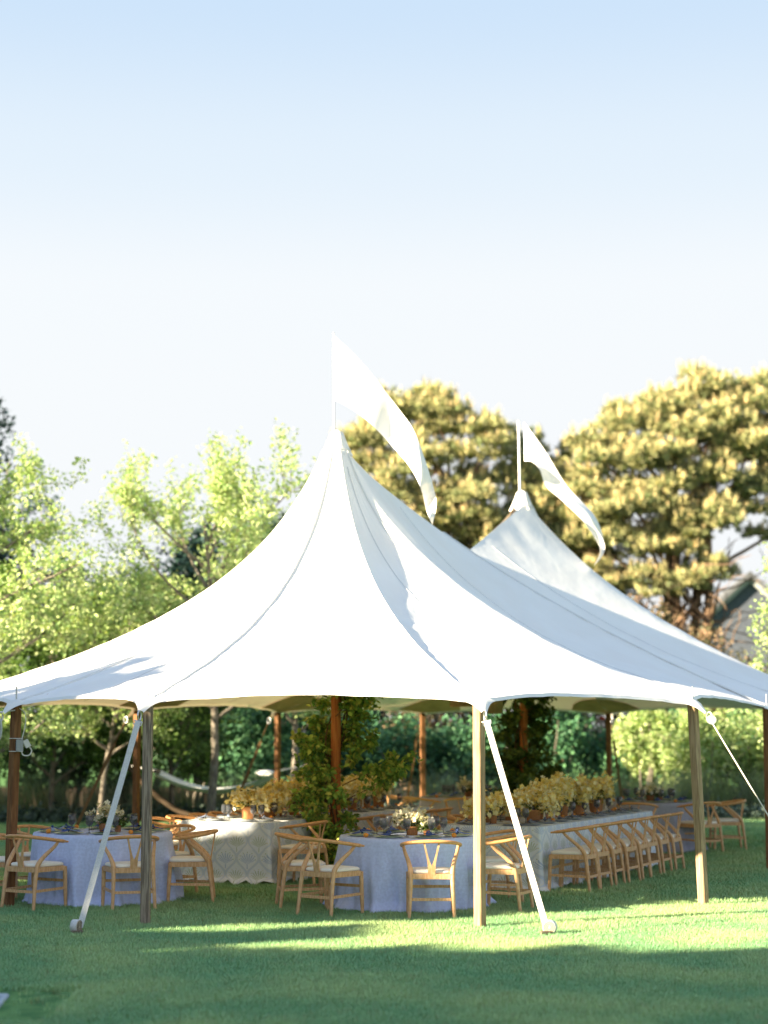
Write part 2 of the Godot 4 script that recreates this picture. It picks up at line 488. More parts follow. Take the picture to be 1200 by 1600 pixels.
func make_tent() -> void:
	wrinkle.seed = 11
	wrinkle.frequency = 0.1
	wrinkle.fractal_octaves = 2
	var tent := thing("sailcloth_tent", "white two-peaked sailcloth tent on timber poles, pennants at both peaks", "tent")
	var n := POLES.size()
	for i in n:
		var rows := []
		var nt := 44
		var nv := 60
		for k in nv + 1:
			var v := pow(float(k) / nv, 1.5)
			var row := []
			for j in nt + 1:
				row.append(canopy(i, float(j) / nt, v))
			rows.append(row)
		var hem := []
		for v in [1.5, 2.0]:
			var row := []
			for j in nt + 1: row.append(canopy(i, float(j) / nt, v))
			hem.append(row)
		var st := S()
		sheet(st, rows)
		obj("canopy_panel", st, M.sail_cloth, tent)
		st = S()
		sheet(st, [rows[nv]] + hem)
		obj("canopy_hem", st, M.sail_cloth, tent)
		# seam rope over each pole, thread lines between
		var pts := []
		for k in 41:
			pts.append(canopy(i, 0.0, 0.01 + 0.985 * pow(k / 40.0, 1.4)) + Vector3(0, 0.006, 0))
		st = S()
		tube(st, pts, 0.013, 6)
		obj("seam", st, M.seam_cloth, tent)
		for f in [0.5]:
			pts = []
			for k in 41: pts.append(canopy(i, f, 0.03 + 0.96 * pow(k / 40.0, 1.4)) + Vector3(0, 0.0, 0))
			st = S()
			tube(st, pts, 0.005, 5)
			obj("seam", st, M.seam_thread, tent)
		# doubled cloth under the canopy round each pole head
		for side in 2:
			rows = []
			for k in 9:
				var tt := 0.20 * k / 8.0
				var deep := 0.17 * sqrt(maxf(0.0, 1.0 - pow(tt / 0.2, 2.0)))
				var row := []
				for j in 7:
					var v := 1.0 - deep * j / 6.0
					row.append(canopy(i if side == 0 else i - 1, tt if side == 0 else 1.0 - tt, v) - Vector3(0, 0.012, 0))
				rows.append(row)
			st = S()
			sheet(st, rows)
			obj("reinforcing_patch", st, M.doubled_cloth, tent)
	# side poles with their pins, corner tabs and guys
	var wood := {0: "pole_wood_tan", 1: "pole_wood_mid", 12: "pole_wood_grey"}
	for i in n:
		var f := foot(i)
		var o := out_dir(i)
		var st := S()
		var lean := Vector3.ZERO
		if i == 1: lean = o * 0.09
		if i == 11: lean = o * 0.04
		var base := f + lean
		var top := f + Vector3(0, EAVE - 0.02, 0)
		var y := (top - base).normalized()
		var z := o.rotated(Vector3.UP, 0.6 if i == 0 else (0.25 if i == 12 else 0.0))
		z = (z - y * z.dot(y)).normalized()
		box(st, Transform3D(Basis(y.cross(z), y, z), (base + top) / 2), Vector3(0.089, top.distance_to(base), 0.089), 0.008)
		var pole := obj("side_pole", st, M[wood.get(i, "pole_wood_brown")], tent)
		if i == 12: tag(pole, "grey weathered side pole")
		if i == 0: tag(pole, "pale tan side pole, lit along one edge")
		st = S()
		tube(st, [f + Vector3(0, EAVE - 0.05, 0), f + Vector3(0, EAVE + 0.16, 0)], 0.009, 6)
		obj("pole_pin", st, M.steel, tent)
		# tab of cloth that comes down over the pole head
		var tip := f + o * 0.17 + Vector3(0, EAVE - 0.11, 0)
		var sd := o.cross(Vector3.UP).normalized()
		var rows := []
		for k in 6:
			var a := k / 5.0
			var mid := (f + Vector3(0, EAVE + 0.03, 0)).lerp(tip, a) + Vector3(0, 0.015 * sin(a * PI), 0)
			var wd := lerpf(0.17, 0.028, pow(a, 0.7))
			var row := []
			for j in 5:
				var b := (j - 2) / 2.0
				row.append(mid + sd * wd * b - Vector3(0, 0.05 * b * b * (1.0 - a * 0.6), 0))
			rows.append(row)
		st = S()
		sheet(st, rows)
		obj("corner_tab", st, M.sail_cloth, tent)
		# ring and hook
		st = S()
		var ring := []
		for k in 13:
			var a := TAU * k / 12.0
			ring.append(tip + o * (0.035 + 0.035 * cos(a)) + Vector3(0, -0.05 + 0.05 * sin(a), 0))
		tube(st, ring, 0.009, 6)
		obj("ring", st, M.steel, tent)
		var hold := tip + o * 0.06 + Vector3(0, -0.10, 0)
		if i in [0, 12]:
			var stake: Vector3 = Vector3(1.47, 0.07, -17.4) if i == 0 else Vector3(-2.76, 0.07, -17.45)
			var guy := put("guy_strap", ArrayMesh.new(), null, tent)
			st = S()
			var cam := Vector3(0, 0, 1)
			bar(st, hold, stake, 0.055, 0.004, cam)
			bar(st, hold + Vector3(0, 0, 0.004), hold.lerp(stake, 0.16) + Vector3(0, 0, 0.004), 0.055, 0.004, cam)
			st.generate_normals()
			guy.mesh = st.commit()
			guy.material_override = M.webbing
			st = S()
			var dn := (stake - hold).normalized()
			var buckle := []
			var sx := dn.cross(cam).normalized()
			for q in [[-1, 0], [1, 0], [1, 1], [-1, 1], [-1, 0]]:
				buckle.append(hold + dn * (0.0 + 0.035 * q[1]) + sx * 0.038 * q[0])
			tube(st, buckle, 0.007, 6)
			obj("buckle", st, M.steel, guy)
			# spare webbing rolled up at the stake
			st = S()
			var ax := Vector3(0.93, 0, 0.35) if i == 12 else Vector3(-0.35, 0, 0.94)
			var pr := []
			var rc := stake + Vector3(-0.03 if i == 12 else 0.03, 0.01, 0.02)
			tube(st, [rc - ax * 0.033, rc - ax * 0.031, rc + ax * 0.031, rc + ax * 0.033], [0.059, 0.062, 0.062, 0.059], 20)
			var roll := obj("webbing_roll", st, M.webbing, guy)
			st = S()
			tube(st, [rc - ax * 0.0345, rc + ax * 0.0345], [0.056, 0.056], 18)
			obj("roll_face", st, M.roll_side, guy)
			for e in [-1.0, 1.0]:
				st = S()
				var rr := []
				for m in 43:
					var a := TAU * m / 14.0
					rr.append(rc + ax * 0.035 * e + (Vector3.UP * cos(a) + ax.cross(Vector3.UP) * sin(a)) * (0.012 + 0.042 * m / 42.0))
				tube(st, rr, 0.0028, 4)
				obj("spiral_edge", st, M.roll_line, guy)
			st = S()
			tube(st, [stake + Vector3(0.02, -0.2, 0.05), stake + Vector3(-0.01, -0.03, 0.07)], 0.016, 7)
			box(st, Transform3D(Basis(Vector3.UP, 0.3), stake + Vector3(-0.01, -0.035, 0.07)), Vector3(0.11, 0.03, 0.05), 0.006)
			obj("stake", st, M.rusty_steel, guy)
		elif i == 1:
			var st2 := S()
			st2 = S()
			var pl := hold + Vector3(0, 0.02, 0)
			tube(st2, [pl - Vector3(0.0, 0, 0.02), pl + Vector3(0.0, 0, 0.02)], 0.05, 12)
			var guy := obj("guy_rope", rope_between(hold, f + o * 1.55 + Vector3(0, 0, 0.0)), M.rope, tent)
			obj("pulley", st2, M.grey_plastic, guy)
		elif i != 11 and i != 10:
			st = S()
			var g := f + o * 1.25
			var mid2 := hold.lerp(g, 0.16)
			tube(st, [hold, mid2], 0.008, 5)
			bar(st, mid2, g, 0.05, 0.006, Vector3(0, 0.2, 1))
			obj("guy_strap", st, M.brown_webbing, tent)
		else:
			st = S()
			var g := f + o * 1.3
			tube(st, [hold, g], 0.012, 6)
			obj("guy_rope", st, M.rope, tent)
	# bundle of cord and a ratchet bar at the pole by the junction box
	var dd := foot(11) + out_dir(11) * 0.12
	var st := S()
	for k in 5:
		var p := []
		for m in 15:
			var a := TAU * m / 14.0
			p.append(dd + Vector3(-0.13 + 0.055 * cos(a) + 0.012 * k, 1.90 + 0.14 * sin(a) - 0.012 * k, 0.02 * k + 0.03 * cos(a)))
		tube(st, p, 0.006, 5)
	tube(st, [foot(11) + Vector3(0, 2.05, 0.06), dd + Vector3(-0.12, 2.02, 0.05), dd + Vector3(-0.45, 1.94, 0.08)], 0.008, 5)
	obj("cord_bundle", st, M.webbing, tent)
	st = S()
	bar(st, dd + Vector3(-0.08, 1.86, 0.02), dd + Vector3(-0.20, 1.50, 0.05), 0.045, 0.03, Vector3(0, 0, 1))
	obj("ratchet_bar", st, M.brown_webbing, tent)
	# masts, crowns, flagpoles and pennants
	for m in 2:
		var b := tp(0, SPAN * m)
		st = S()
		tube(st, [b, b + Vector3(0, 2.5, 0), b + Vector3(0, PEAK, 0)], 0.062, 12)
		obj("mast", st, M.mast_wood, tent)
		st = S()
		var sk := []
		for row in [[0.02, 0.16], [0.075, 0.13], [0.105, 0.04], [0.15, -0.08], [0.19, -0.17]]:
			var rr := []
			for j in 25:
				var a := -TAU * j / 24.0
				var r: float = row[0] * (1.0 + 0.10 * cos(a * 6.0))
				rr.append(b + Vector3(r * cos(a), PEAK + row[1], r * sin(a)))
			sk.append(rr)
		sheet(st, sk)
		obj("peak_cap", st, M.sail_cloth, tent)
		st = S()
		for yy in [-0.10, -0.13]:
			var rr := []
			for j in 25:
				var a := TAU * j / 24.0
				rr.append(b + Vector3(0.175 * cos(a), PEAK + yy, 0.175 * sin(a)))
			tube(st, rr, 0.008, 5)
		obj("lashing", st, M.seam_cloth, tent)
		var ht := 6.92 - 5.5 if m == 0 else 6.78 - 5.5
		st = S()
		tube(st, [b + Vector3(-0.03, PEAK - 0.05, 0), b + Vector3(-0.045, PEAK + ht, 0)], [0.013, 0.013] if m == 0 else [0.019, 0.019], 8)
		var fp := obj("flagpole", st, M.steel if m == 0 else M.white_paint, tent)
		st = S()
		tube(st, [b + Vector3(-0.03, PEAK + 0.13, 0), b + Vector3(-0.03, PEAK + 0.18, 0)], 0.03, 8)
		obj("clamp", st, M.grey_plastic, fp)
		var up := [[-0.65, 6.85], [-0.37, 6.56], [-0.08, 6.21], [0.16, 5.91], [0.37, 5.59], [0.50, 5.22], [0.61, 4.86], [0.65, 4.61], [0.60, 4.36]]
		var lo := [[-0.64, 6.01], [-0.43, 5.88], [-0.16, 5.65], [0.10, 5.39], [0.32, 5.09], [0.45, 4.82], [0.52, 4.57], [0.55, 4.45], [0.57, 4.37]]
		var deep := [0.0, 0.05, 0.16, 0.10, 0.28, 0.42, 0.36, 0.50, 0.55]
		if m == 1:
			up = [[2.24, 6.72], [2.46, 6.39], [2.68, 6.02], [2.91, 5.67], [3.16, 5.38], [3.34, 5.12], [3.45, 4.78], [3.43, 4.56], [3.28, 4.37]]
			lo = [[2.24, 6.09], [2.35, 6.06], [2.47, 5.91], [2.57, 5.67], [2.81, 5.40], [3.11, 5.07], [3.34, 4.76], [3.36, 4.58], [3.26, 4.38]]
		var pu := []
		var pw := []
		for k in up.size():
			var dz: float = deep[k] + (0.0 if k < 1 else 0.05)
			var zz := -23.70 if m == 0 else -29.87
			pu.append(Vector3(up[k][0] + (0.0 if m == 0 else 0.0), up[k][1], zz + dz * 0.8))
			pw.append(Vector3(lo[k][0], lo[k][1], zz + dz * 1.1 + 0.06 * sin(k * 1.7)))
		pu = smooth_path(pu, 6)
		pw = smooth_path(pw, 6)
		var rows := []
		for k in pu.size():
			var row := []
			for j in 9:
				var a := j / 8.0
				row.append((pu[k] as Vector3).lerp(pw[k], a) + Vector3(0, 0, 0.045 * sin(a * 4.4 + k * 0.21) * minf(1.0, k / 8.0)))
			rows.append(row)
		st = S()
		sheet(st, rows)
		obj("pennant", st, M.sail_cloth, tent)

func rope_between(p: Vector3, q: Vector3) -> SurfaceTool:
	var st := S()
	tube(st, [p, q], 0.0075, 6)
	return st

# ------------------------------------------------------------------ chairs
var chair0: Node3D
const CHAIR := "oak wishbone chair, "

func make_chair() -> Node3D:
	var t := thing("wishbone_chair", "", "chair")
	var st: SurfaceTool
	for s in [-1.0, 1.0]:
		st = S()
		tube(st, [Vector3(s * 0.226, 0, 0.225), Vector3(s * 0.222, 0.2, 0.218), Vector3(s * 0.222, 0.435, 0.205)], [0.0165, 0.0215, 0.0225], 8)
		obj("front_leg", st, M.oak, t)
		st = S()
		var p := smooth_path([Vector3(s * 0.222, 0, -0.255), Vector3(s * 0.212, 0.2, -0.232), Vector3(s * 0.205, 0.40, -0.205), Vector3(s * 0.208, 0.485, -0.175), Vector3(s * 0.228, 0.565, -0.10), Vector3(s * 0.258, 0.64, -0.01), Vector3(s * 0.272, 0.70, 0.045)], 3)
		var r := []
		for k in p.size():
			var a := float(k) / (p.size() - 1)
			r.append(lerpf(0.0165, 0.0255, clampf(a / 0.45, 0, 1)) if a < 0.45 else lerpf(0.0255, 0.015, (a - 0.45) / 0.55))
		tube(st, p, r, 8)
		obj("rear_leg", st, M.oak, t)
	st = S()
	var rail := smooth_path([Vector3(-0.272, 0.69, 0.185), Vector3(-0.288, 0.705, 0.06), Vector3(-0.280, 0.724, -0.07), Vector3(-0.225, 0.744, -0.19), Vector3(-0.12, 0.757, -0.258), Vector3(0, 0.762, -0.278),
		Vector3(0.12, 0.757, -0.258), Vector3(0.225, 0.744, -0.19), Vector3(0.280, 0.724, -0.07), Vector3(0.288, 0.705, 0.06), Vector3(0.272, 0.69, 0.185)], 3)
	var rr := []
	for k in rail.size():
		var a := absf(2.0 * k / (rail.size() - 1) - 1.0)
		rr.append(0.0215 if a < 0.93 else 0.013)
	tube(st, rail, rr, 8, 0.85)
	obj("top_rail", st, M.oak_rail, t)
	# the Y-shaped splat: one board below, two prongs above
	st = S()
	var zs := func(y: float) -> float: return lerpf(-0.212, -0.262, (y - 0.43) / 0.33)
	var outline := [[0.43, 0.036], [0.47, 0.035], [0.515, 0.036]]
	st.set_smooth_group(-1)
	for side in [-1.0, 1.0]:
		var ys := [0.43, 0.48, 0.525, 0.57, 0.64, 0.70, 0.752]
		var oo := [0.036, 0.036, 0.039, 0.044, 0.058, 0.072, 0.084]
		var ii := [0.0, 0.0, 0.0, 0.020, 0.040, 0.054, 0.066]
		for k in ys.size() - 1:
			var q := []
			for w in [[k, 0], [k, 1], [k + 1, 1], [k + 1, 0]]:
				var x: float = (oo[w[0]] if w[1] == 1 else ii[w[0]]) * side
				q.append(Vector3(x, ys[w[0]], zs.call(ys[w[0]])))
			if side < 0: q = [q[1], q[0], q[3], q[2]]
			var d := Vector3(0, 0, 0.007)
			quad(st, q[0] + d, q[1] + d, q[2] + d, q[3] + d)
			quad(st, q[1] - d, q[0] - d, q[3] - d, q[2] - d)
			quad(st, q[1] + d, q[1] - d, q[2] - d, q[2] + d)
			quad(st, q[0] - d, q[0] + d, q[3] + d, q[3] - d)
	obj("splat", st, M.oak, t)
	st = S()
	bar(st, Vector3(-0.21, 0.418, 0.208), Vector3(0.21, 0.418, 0.208), 0.05, 0.024, Vector3(0, 0, 1))
	bar(st, Vector3(-0.195, 0.42, -0.206), Vector3(0.195, 0.42, -0.206), 0.052, 0.024, Vector3(0, 0, 1))
	for s in [-1.0, 1.0]:
		bar(st, Vector3(s * 0.221, 0.419, 0.195), Vector3(s * 0.206, 0.419, -0.19), 0.050, 0.024, Vector3(1, 0, 0))
	obj("seat_frame", st, M.oak, t)
	for s in [-1.0, 1.0]:
		st = S()
		bar(st, Vector3(s * 0.222, 0.215, 0.215), Vector3(s * 0.213, 0.205, -0.23), 0.028, 0.014, Vector3(1, 0, 0))
		obj("stretcher", st, M.oak, t)
	st = S()
	bar(st, Vector3(-0.215, 0.20, -0.232), Vector3(0.215, 0.20, -0.232), 0.028, 0.014, Vector3(0, 0, 1))
	obj("stretcher", st, M.oak, t)
	st = S()
	bar(st, Vector3(-0.22, 0.29, 0.214), Vector3(0.22, 0.29, 0.214), 0.028, 0.014, Vector3(0, 0, 1))
	obj("stretcher", st, M.oak, t)
	# cushion: a soft slab, wider at the front
	st = S()
	var rows := []
	var ring := [[0.0, 0.445], [0.90, 0.443], [0.985, 0.447], [1.0, 0.458], [0.99, 0.470], [0.93, 0.480], [0.7, 0.487], [0.35, 0.488], [0.0, 0.486]]
	for q in ring:
		var row := []
		for j in 29:
			var a := TAU * j / 28.0
			var cx := signf(cos(a)) * pow(absf(cos(a)), 0.35)
			var cz := signf(sin(a)) * pow(absf(sin(a)), 0.35)
			var wz: float = cz * q[0] * 0.212
			row.append(Vector3(cx * q[0] * lerpf(0.205, 0.235, (wz + 0.21) / 0.42), q[1], wz + 0.015))
		rows.append(row)
	sheet(st, rows)
	obj("cushion", st, M.cushion, t)
	t.set_meta("base", "wishbone_chair")
	return t

var first_chair := true
func chair(x: float, z: float, fx: float, fz: float, label: String, group: String, narrow := 1.0) -> void:
	var turn := atan2(fx, fz)
	var o: Node3D = chair0
	if first_chair:
		first_chair = false
		tag(o, label, "", group)
		o.position = Vector3(x, 0, z)
		o.rotation.y = turn
	else:
		o = copy(chair0, Vector3(x, 0, z), turn, label, group)
	o.scale = Vector3(narrow, 1, 1)
	o.rotation.y += 0.05 * sin(x * 37.0 + z * 91.0)
	o.position += Vector3(sin(x * 53.0), 0, cos(z * 47.0)) * 0.018

# ------------------------------------------------------------------ tables
const TH := 0.745

func round_table(at: Vector3, r: float, cloth: String, label: String, seed_: int) -> void:
	var t := thing("round_table", label, "table", at, 0.0, "round tables under floor length cloths")
	var rg := RandomNumberGenerator.new()
	rg.seed = seed_
	var ph := [rg.randf() * TAU, rg.randf() * TAU, rg.randf() * TAU, rg.randf() * TAU]
	var st := S()
	var rows := []
	var n := 160
	for k in 4:
		var row := []
		for j in n + 1: row.append(Vector3(cos(-TAU * j / n), 0, sin(-TAU * j / n)) * (r - 0.012) * k / 3.0 + Vector3(0, TH, 0))
		rows.append(row)
	for k in 27:
		var d := k / 26.0
		var row := []
		for j in n + 1:
			var a := -TAU * j / n
			var fold := (1.0 - absf(sin(a * 5.5 + ph[0] + 0.7 * sin(a * 2.0 + ph[3]) + d * 0.25))) * 1.5 - 0.55
			fold = fold * (0.65 + 0.35 * sin(a * 3.0 + ph[1])) + ((1.0 - absf(sin(a * 10.5 + ph[2] - d * 0.5))) - 0.36) * 0.7 * (0.6 + 0.4 * sin(a * 5.0 + ph[0])) + 0.12 * sin(a * 37.0 + d * 5.0 + ph[1])
			var amp := 0.105 * smoothstep(0.01, 0.9, d)
			var rr := r + 0.012 + d * 0.035 + fold * amp
			var y := TH - 0.004 - d * (TH - 0.012)
			if k == 0:
				rr = r
				y = TH - 0.0015
			# the hem lies on the grass in soft folds
			if d > 0.86:
				rr += (d - 0.86) / 0.14 * (0.05 + 0.04 * sin(a * 9.0 + ph[1]) + 0.02 * sin(a * 23.0))
				y += (d - 0.86) / 0.14 * (0.012 + 0.012 * sin(a * 31.0 + ph[0]))
			row.append(Vector3(cos(a) * rr, maxf(y, 0.01), sin(a) * rr))
		rows.append(row)
	sheet(st, rows)
	obj("tablecloth", st, M[cloth], t)

# a long table: near end centre, along AX
const RW := 1.22
func long_table(a: Vector3, length: float, label: String, seed_: int) -> void:
	# a is the near corner on the hammock side
	var c := a + PX * RW / 2 + AX * length / 2
	var t := thing("long_table", label, "table", c, atan2(AX.x, AX.z), "long tables under patterned cloths")
	# local: +z along AX, +x across (towards -PX or PX by the rotation)
	var rg := RandomNumberGenerator.new()
	rg.seed = seed_
	var ph := [rg.randf() * TAU, rg.randf() * TAU, rg.randf() * TAU]
	# the outline as one loop with rounded corners
	var hx := RW / 2
	var hz := length / 2
	var loop := []
	var nm := []
	var cum := [0.0]
	var cr := 0.035
	for q in [[1, 1], [-1, 1], [-1, -1], [1, -1]]:
		var a0 := {"11": 0.0, "-11": PI / 2, "-1-1": PI, "1-1": 1.5 * PI}
		var st_a: float = a0["%d%d" % [q[0], q[1]]]
		for k in 5:
			var an := st_a + PI / 2 * k / 4.0
			loop.append(Vector3(q[0] * (hx - cr) + cr * cos(an), 0, q[1] * (hz - cr) + cr * sin(an)))
			nm.append(Vector3(cos(an), 0, sin(an)))
	var fine := []
	var fn := []
	for k in loop.size():
		var p: Vector3 = loop[k]
		var q2: Vector3 = loop[(k + 1) % loop.size()]
		var cnt := maxi(1, int(p.distance_to(q2) / 0.06))
		for j in cnt:
			fine.append(p.lerp(q2, float(j) / cnt))
			fn.append((nm[k] as Vector3).lerp(nm[(k + 1) % nm.size()], float(j) / cnt).normalized())
	fine.append(fine[0]); fn.append(fn[0])
	for k in fine.size() - 1: cum.append(cum[k] + (fine[k] as Vector3).distance_to(fine[k + 1]))
	var total: float = cum[cum.size() - 1]
	var reps := roundf(total / 0.295)
	var rows := []
	var uvs := []
	for k in 22:
		var d := k / 21.0
		var row := []
		var uv := []
		for j in fine.size():
			var u: float = cum[j] / total * TAU
			var near_corner := absf(fn[j].x * fn[j].z) * 2.0
			var fold := sin(u * 19.0 + ph[0] + 1.5 * sin(u * 4.0)) * 0.6 + sin(u * 31.0 + ph[1]) * 0.4
			var off := 0.006 + d * 0.02 + fold * 0.016 * smoothstep(0.1, 1.0, d) + near_corner * 0.05 * d
			var y := TH - d * (TH - 0.008)
			if d > 0.86:
				var e := (d - 0.86) / 0.14
				off += e * (0.05 + 0.03 * sin(u * 40.0 + ph[2]))
				y += e * (0.035 + 0.03 * sin(u * 52.0 + ph[1]))
			if k == 0: off = 0.0
			row.append(fine[j] + fn[j] * off + Vector3(0, maxf(y, 0.008), 0))
			uv.append(Vector2(cum[j] / total * reps, d * TH / 0.40 + 0.20))
		rows.append(row)
		uvs.append(uv)
	var st := S()
	for i in rows.size():
		rows[i].reverse()
		uvs[i].reverse()
	sheet(st, rows, uvs)
	# the top, in strips
	var top := []
	var tuv := []
	for i in 9:
		var row := []
		var uv := []
		for j in 61:
			var p := Vector3(-hx + RW * i / 8.0, TH + 0.002, -hz + length * j / 60.0)
			row.append(p)
			uv.append(Vector2(p.z / 0.295, p.x / 0.40))
		top.append(row)
		tuv.append(uv)
	for i in top.size():
		top[i].reverse()
		tuv[i].reverse()
	sheet(st, top, tuv)
	obj("tablecloth", st, M.damask_cloth, t)

# ------------------------------------------------------------------ tableware
var proto := {}

func place(kind: String, at: Vector3, turn: float, label: String, group := "", scale := 1.0) -> void:
	var o: Node3D
	if not proto.has(kind):
		o = make_ware(kind)
		o.position = at
		o.rotation.y = turn
		tag(o, label, "", group)
		proto[kind] = o
		o.set_meta("base", String(o.name))
	else:
		o = copy(proto[kind], at, turn, label, group)
	o.scale = Vector3.ONE * scale

func napkin(m: Material, called: String) -> Node3D:
	var t := thing(called, "", "napkin")
	var st := S()
	var rows := []
	for i in 9:
		var row := []
		for j in 7:
			var u := i / 8.0 - 0.5
			var v := j / 6.0 - 0.5
			var pinch := 1.0 - 0.72 * exp(-pow(u / 0.16, 2.0))
			row.append(Vector3(u * 0.26, 0.012 + 0.022 * exp(-pow(u / 0.2, 2.0)) + 0.012 * sin(v * 19.0) * (1.0 - pinch * 0.4) - 0.01 * absf(v), v * 0.13 * pinch))
		rows.append(row)
	sheet(st, rows)
	obj("cloth", st, m, t)
	st = S()
	var ring := []
	for k in 11:
		var a := TAU * k / 10.0
		ring.append(Vector3(0.01 * sin(a * 2.0), 0.026 + 0.02 * sin(a), 0.024 * cos(a)))
	tube(st, ring, 0.007, 6)
	obj("knot", st, m, t)
	st = S()
	sheet(st, [[Vector3(-0.015, 0.03, 0.02), Vector3(0.015, 0.03, 0.02)], [Vector3(0.0, 0.014, 0.11), Vector3(0.034, 0.014, 0.11)], [Vector3(0.01, 0.004, 0.19), Vector3(0.05, 0.004, 0.185)]])
	obj("tail", st, M.pale_blue_linen, t)
	return t

func make_ware(kind: String) -> Node3D:
	var st := S()
	var t: Node3D
	match kind:
		"charger":
			t = thing("charger_plate", "", "plate")
			lathe(st, [Vector2(0, 0.002), Vector2(0.10, 0.001), Vector2(0.155, 0.014), Vector2(0.158, 0.017), Vector2(0.15, 0.017), Vector2(0.105, 0.006), Vector2(0, 0.006)], 48, Vector3.ZERO, 0.035, 12)
			obj("dish", st, M.green_ceramic, t)
			st = S()
			lathe(st, [Vector2(0, 0.008), Vector2(0.07, 0.0085), Vector2(0.108, 0.021), Vector2(0.111, 0.023), Vector2(0.07, 0.012), Vector2(0, 0.012)], 28)
			obj("dinner_plate", st, M.green_ceramic, t)
		"plate":
			t = thing("dinner_plate", "", "plate")
			lathe(st, [Vector2(0, 0.002), Vector2(0.09, 0.001), Vector2(0.142, 0.016), Vector2(0.145, 0.019), Vector2(0.135, 0.018), Vector2(0.092, 0.007), Vector2(0, 0.007)], 32)
			obj("dish", st, M.grey_ceramic, t)
			st = S()
			lathe(st, [Vector2(0, 0.009), Vector2(0.06, 0.0095), Vector2(0.095, 0.022), Vector2(0.098, 0.024), Vector2(0.06, 0.013), Vector2(0, 0.013)], 24)
			obj("salad_plate", st, M.white_ceramic, t)
		"napkin_blue": t = napkin(M.blue_linen, "blue_napkin")
		"napkin_slate": t = napkin(M.slate_linen, "slate_napkin")
		"glass":
			t = thing("wine_goblet", "", "goblet")
			lathe(st, [Vector2(0, 0.0), Vector2(0.035, 0.001), Vector2(0.034, 0.004), Vector2(0.008, 0.010), Vector2(0.0045, 0.02), Vector2(0.0045, 0.065), Vector2(0.010, 0.075)], 18)
			obj("stem", st, M.smoke_glass, t)
			st = S()
			lathe(st, [Vector2(0.010, 0.075), Vector2(0.028, 0.086), Vector2(0.040, 0.108), Vector2(0.043, 0.135), Vector2(0.038, 0.170), Vector2(0.034, 0.190), Vector2(0.032, 0.190), Vector2(0.036, 0.168), Vector2(0.040, 0.135), Vector2(0.037, 0.110), Vector2(0.026, 0.090), Vector2(0, 0.081)], 18)
			obj("bowl", st, M.smoke_glass, t)
		"menu":
			t = thing("menu_card", "", "card")
			box(st, Transform3D(Basis(Vector3.RIGHT, 0.0), Vector3(0, 0.002, 0)), Vector3(0.09, 0.003, 0.17))
			obj("sheet", st, M.card, t)
		"cutlery":
			t = thing("dinner_fork", "", "fork")
			box(st, Transform3D(Basis(), Vector3(0, 0.003, 0.03)), Vector3(0.009, 0.003, 0.13))
			box(st, Transform3D(Basis(), Vector3(0, 0.004, -0.05)), Vector3(0.022, 0.003, 0.03))
			obj("handle", st, M.steel, t)
			for k in 4:
				st = S()
				box(st, Transform3D(Basis(), Vector3(-0.009 + 0.006 * k, 0.005, -0.09)), Vector3(0.003, 0.002, 0.05))
				obj("tine", st, M.steel, t)
		"knife":
			t = thing("dinner_knife", "", "knife")
			box(st, Transform3D(Basis(), Vector3(0, 0.003, 0.04)), Vector3(0.012, 0.005, 0.11))
			obj("handle", st, M.steel, t)
			st = S()
			box(st, Transform3D(Basis(), Vector3(0, 0.003, -0.065)), Vector3(0.017, 0.002, 0.10))
			obj("blade", st, M.steel, t)
		"orange":
			t = thing("small_orange", "", "fruit")
			blob(st, Vector3(0, 0.024, 0), Vector3(0.027, 0.024, 0.027), 10, 7)
			obj("peel", st, M.orange_peel, t)
			st = S()
			tube(st, [Vector3(0, 0.045, 0), Vector3(0.004, 0.055, 0)], 0.002, 5)
			obj("stalk", st, M.green_stem, t)
		"candle":
			t = thing("taper_candle", "", "candle")
			lathe(st, [Vector2(0, 0), Vector2(0.04, 0.0), Vector2(0.038, 0.012), Vector2(0.014, 0.02), Vector2(0.014, 0.05), Vector2(0.0, 0.05)], 12)
			obj("holder", st, M.white_ceramic, t)
			st = S()
			tube(st, [Vector3(0, 0.045, 0), Vector3(0, 0.34, 0)], [0.0115, 0.009], 8)
			obj("taper", st, M.candle_wax, t)
	return t

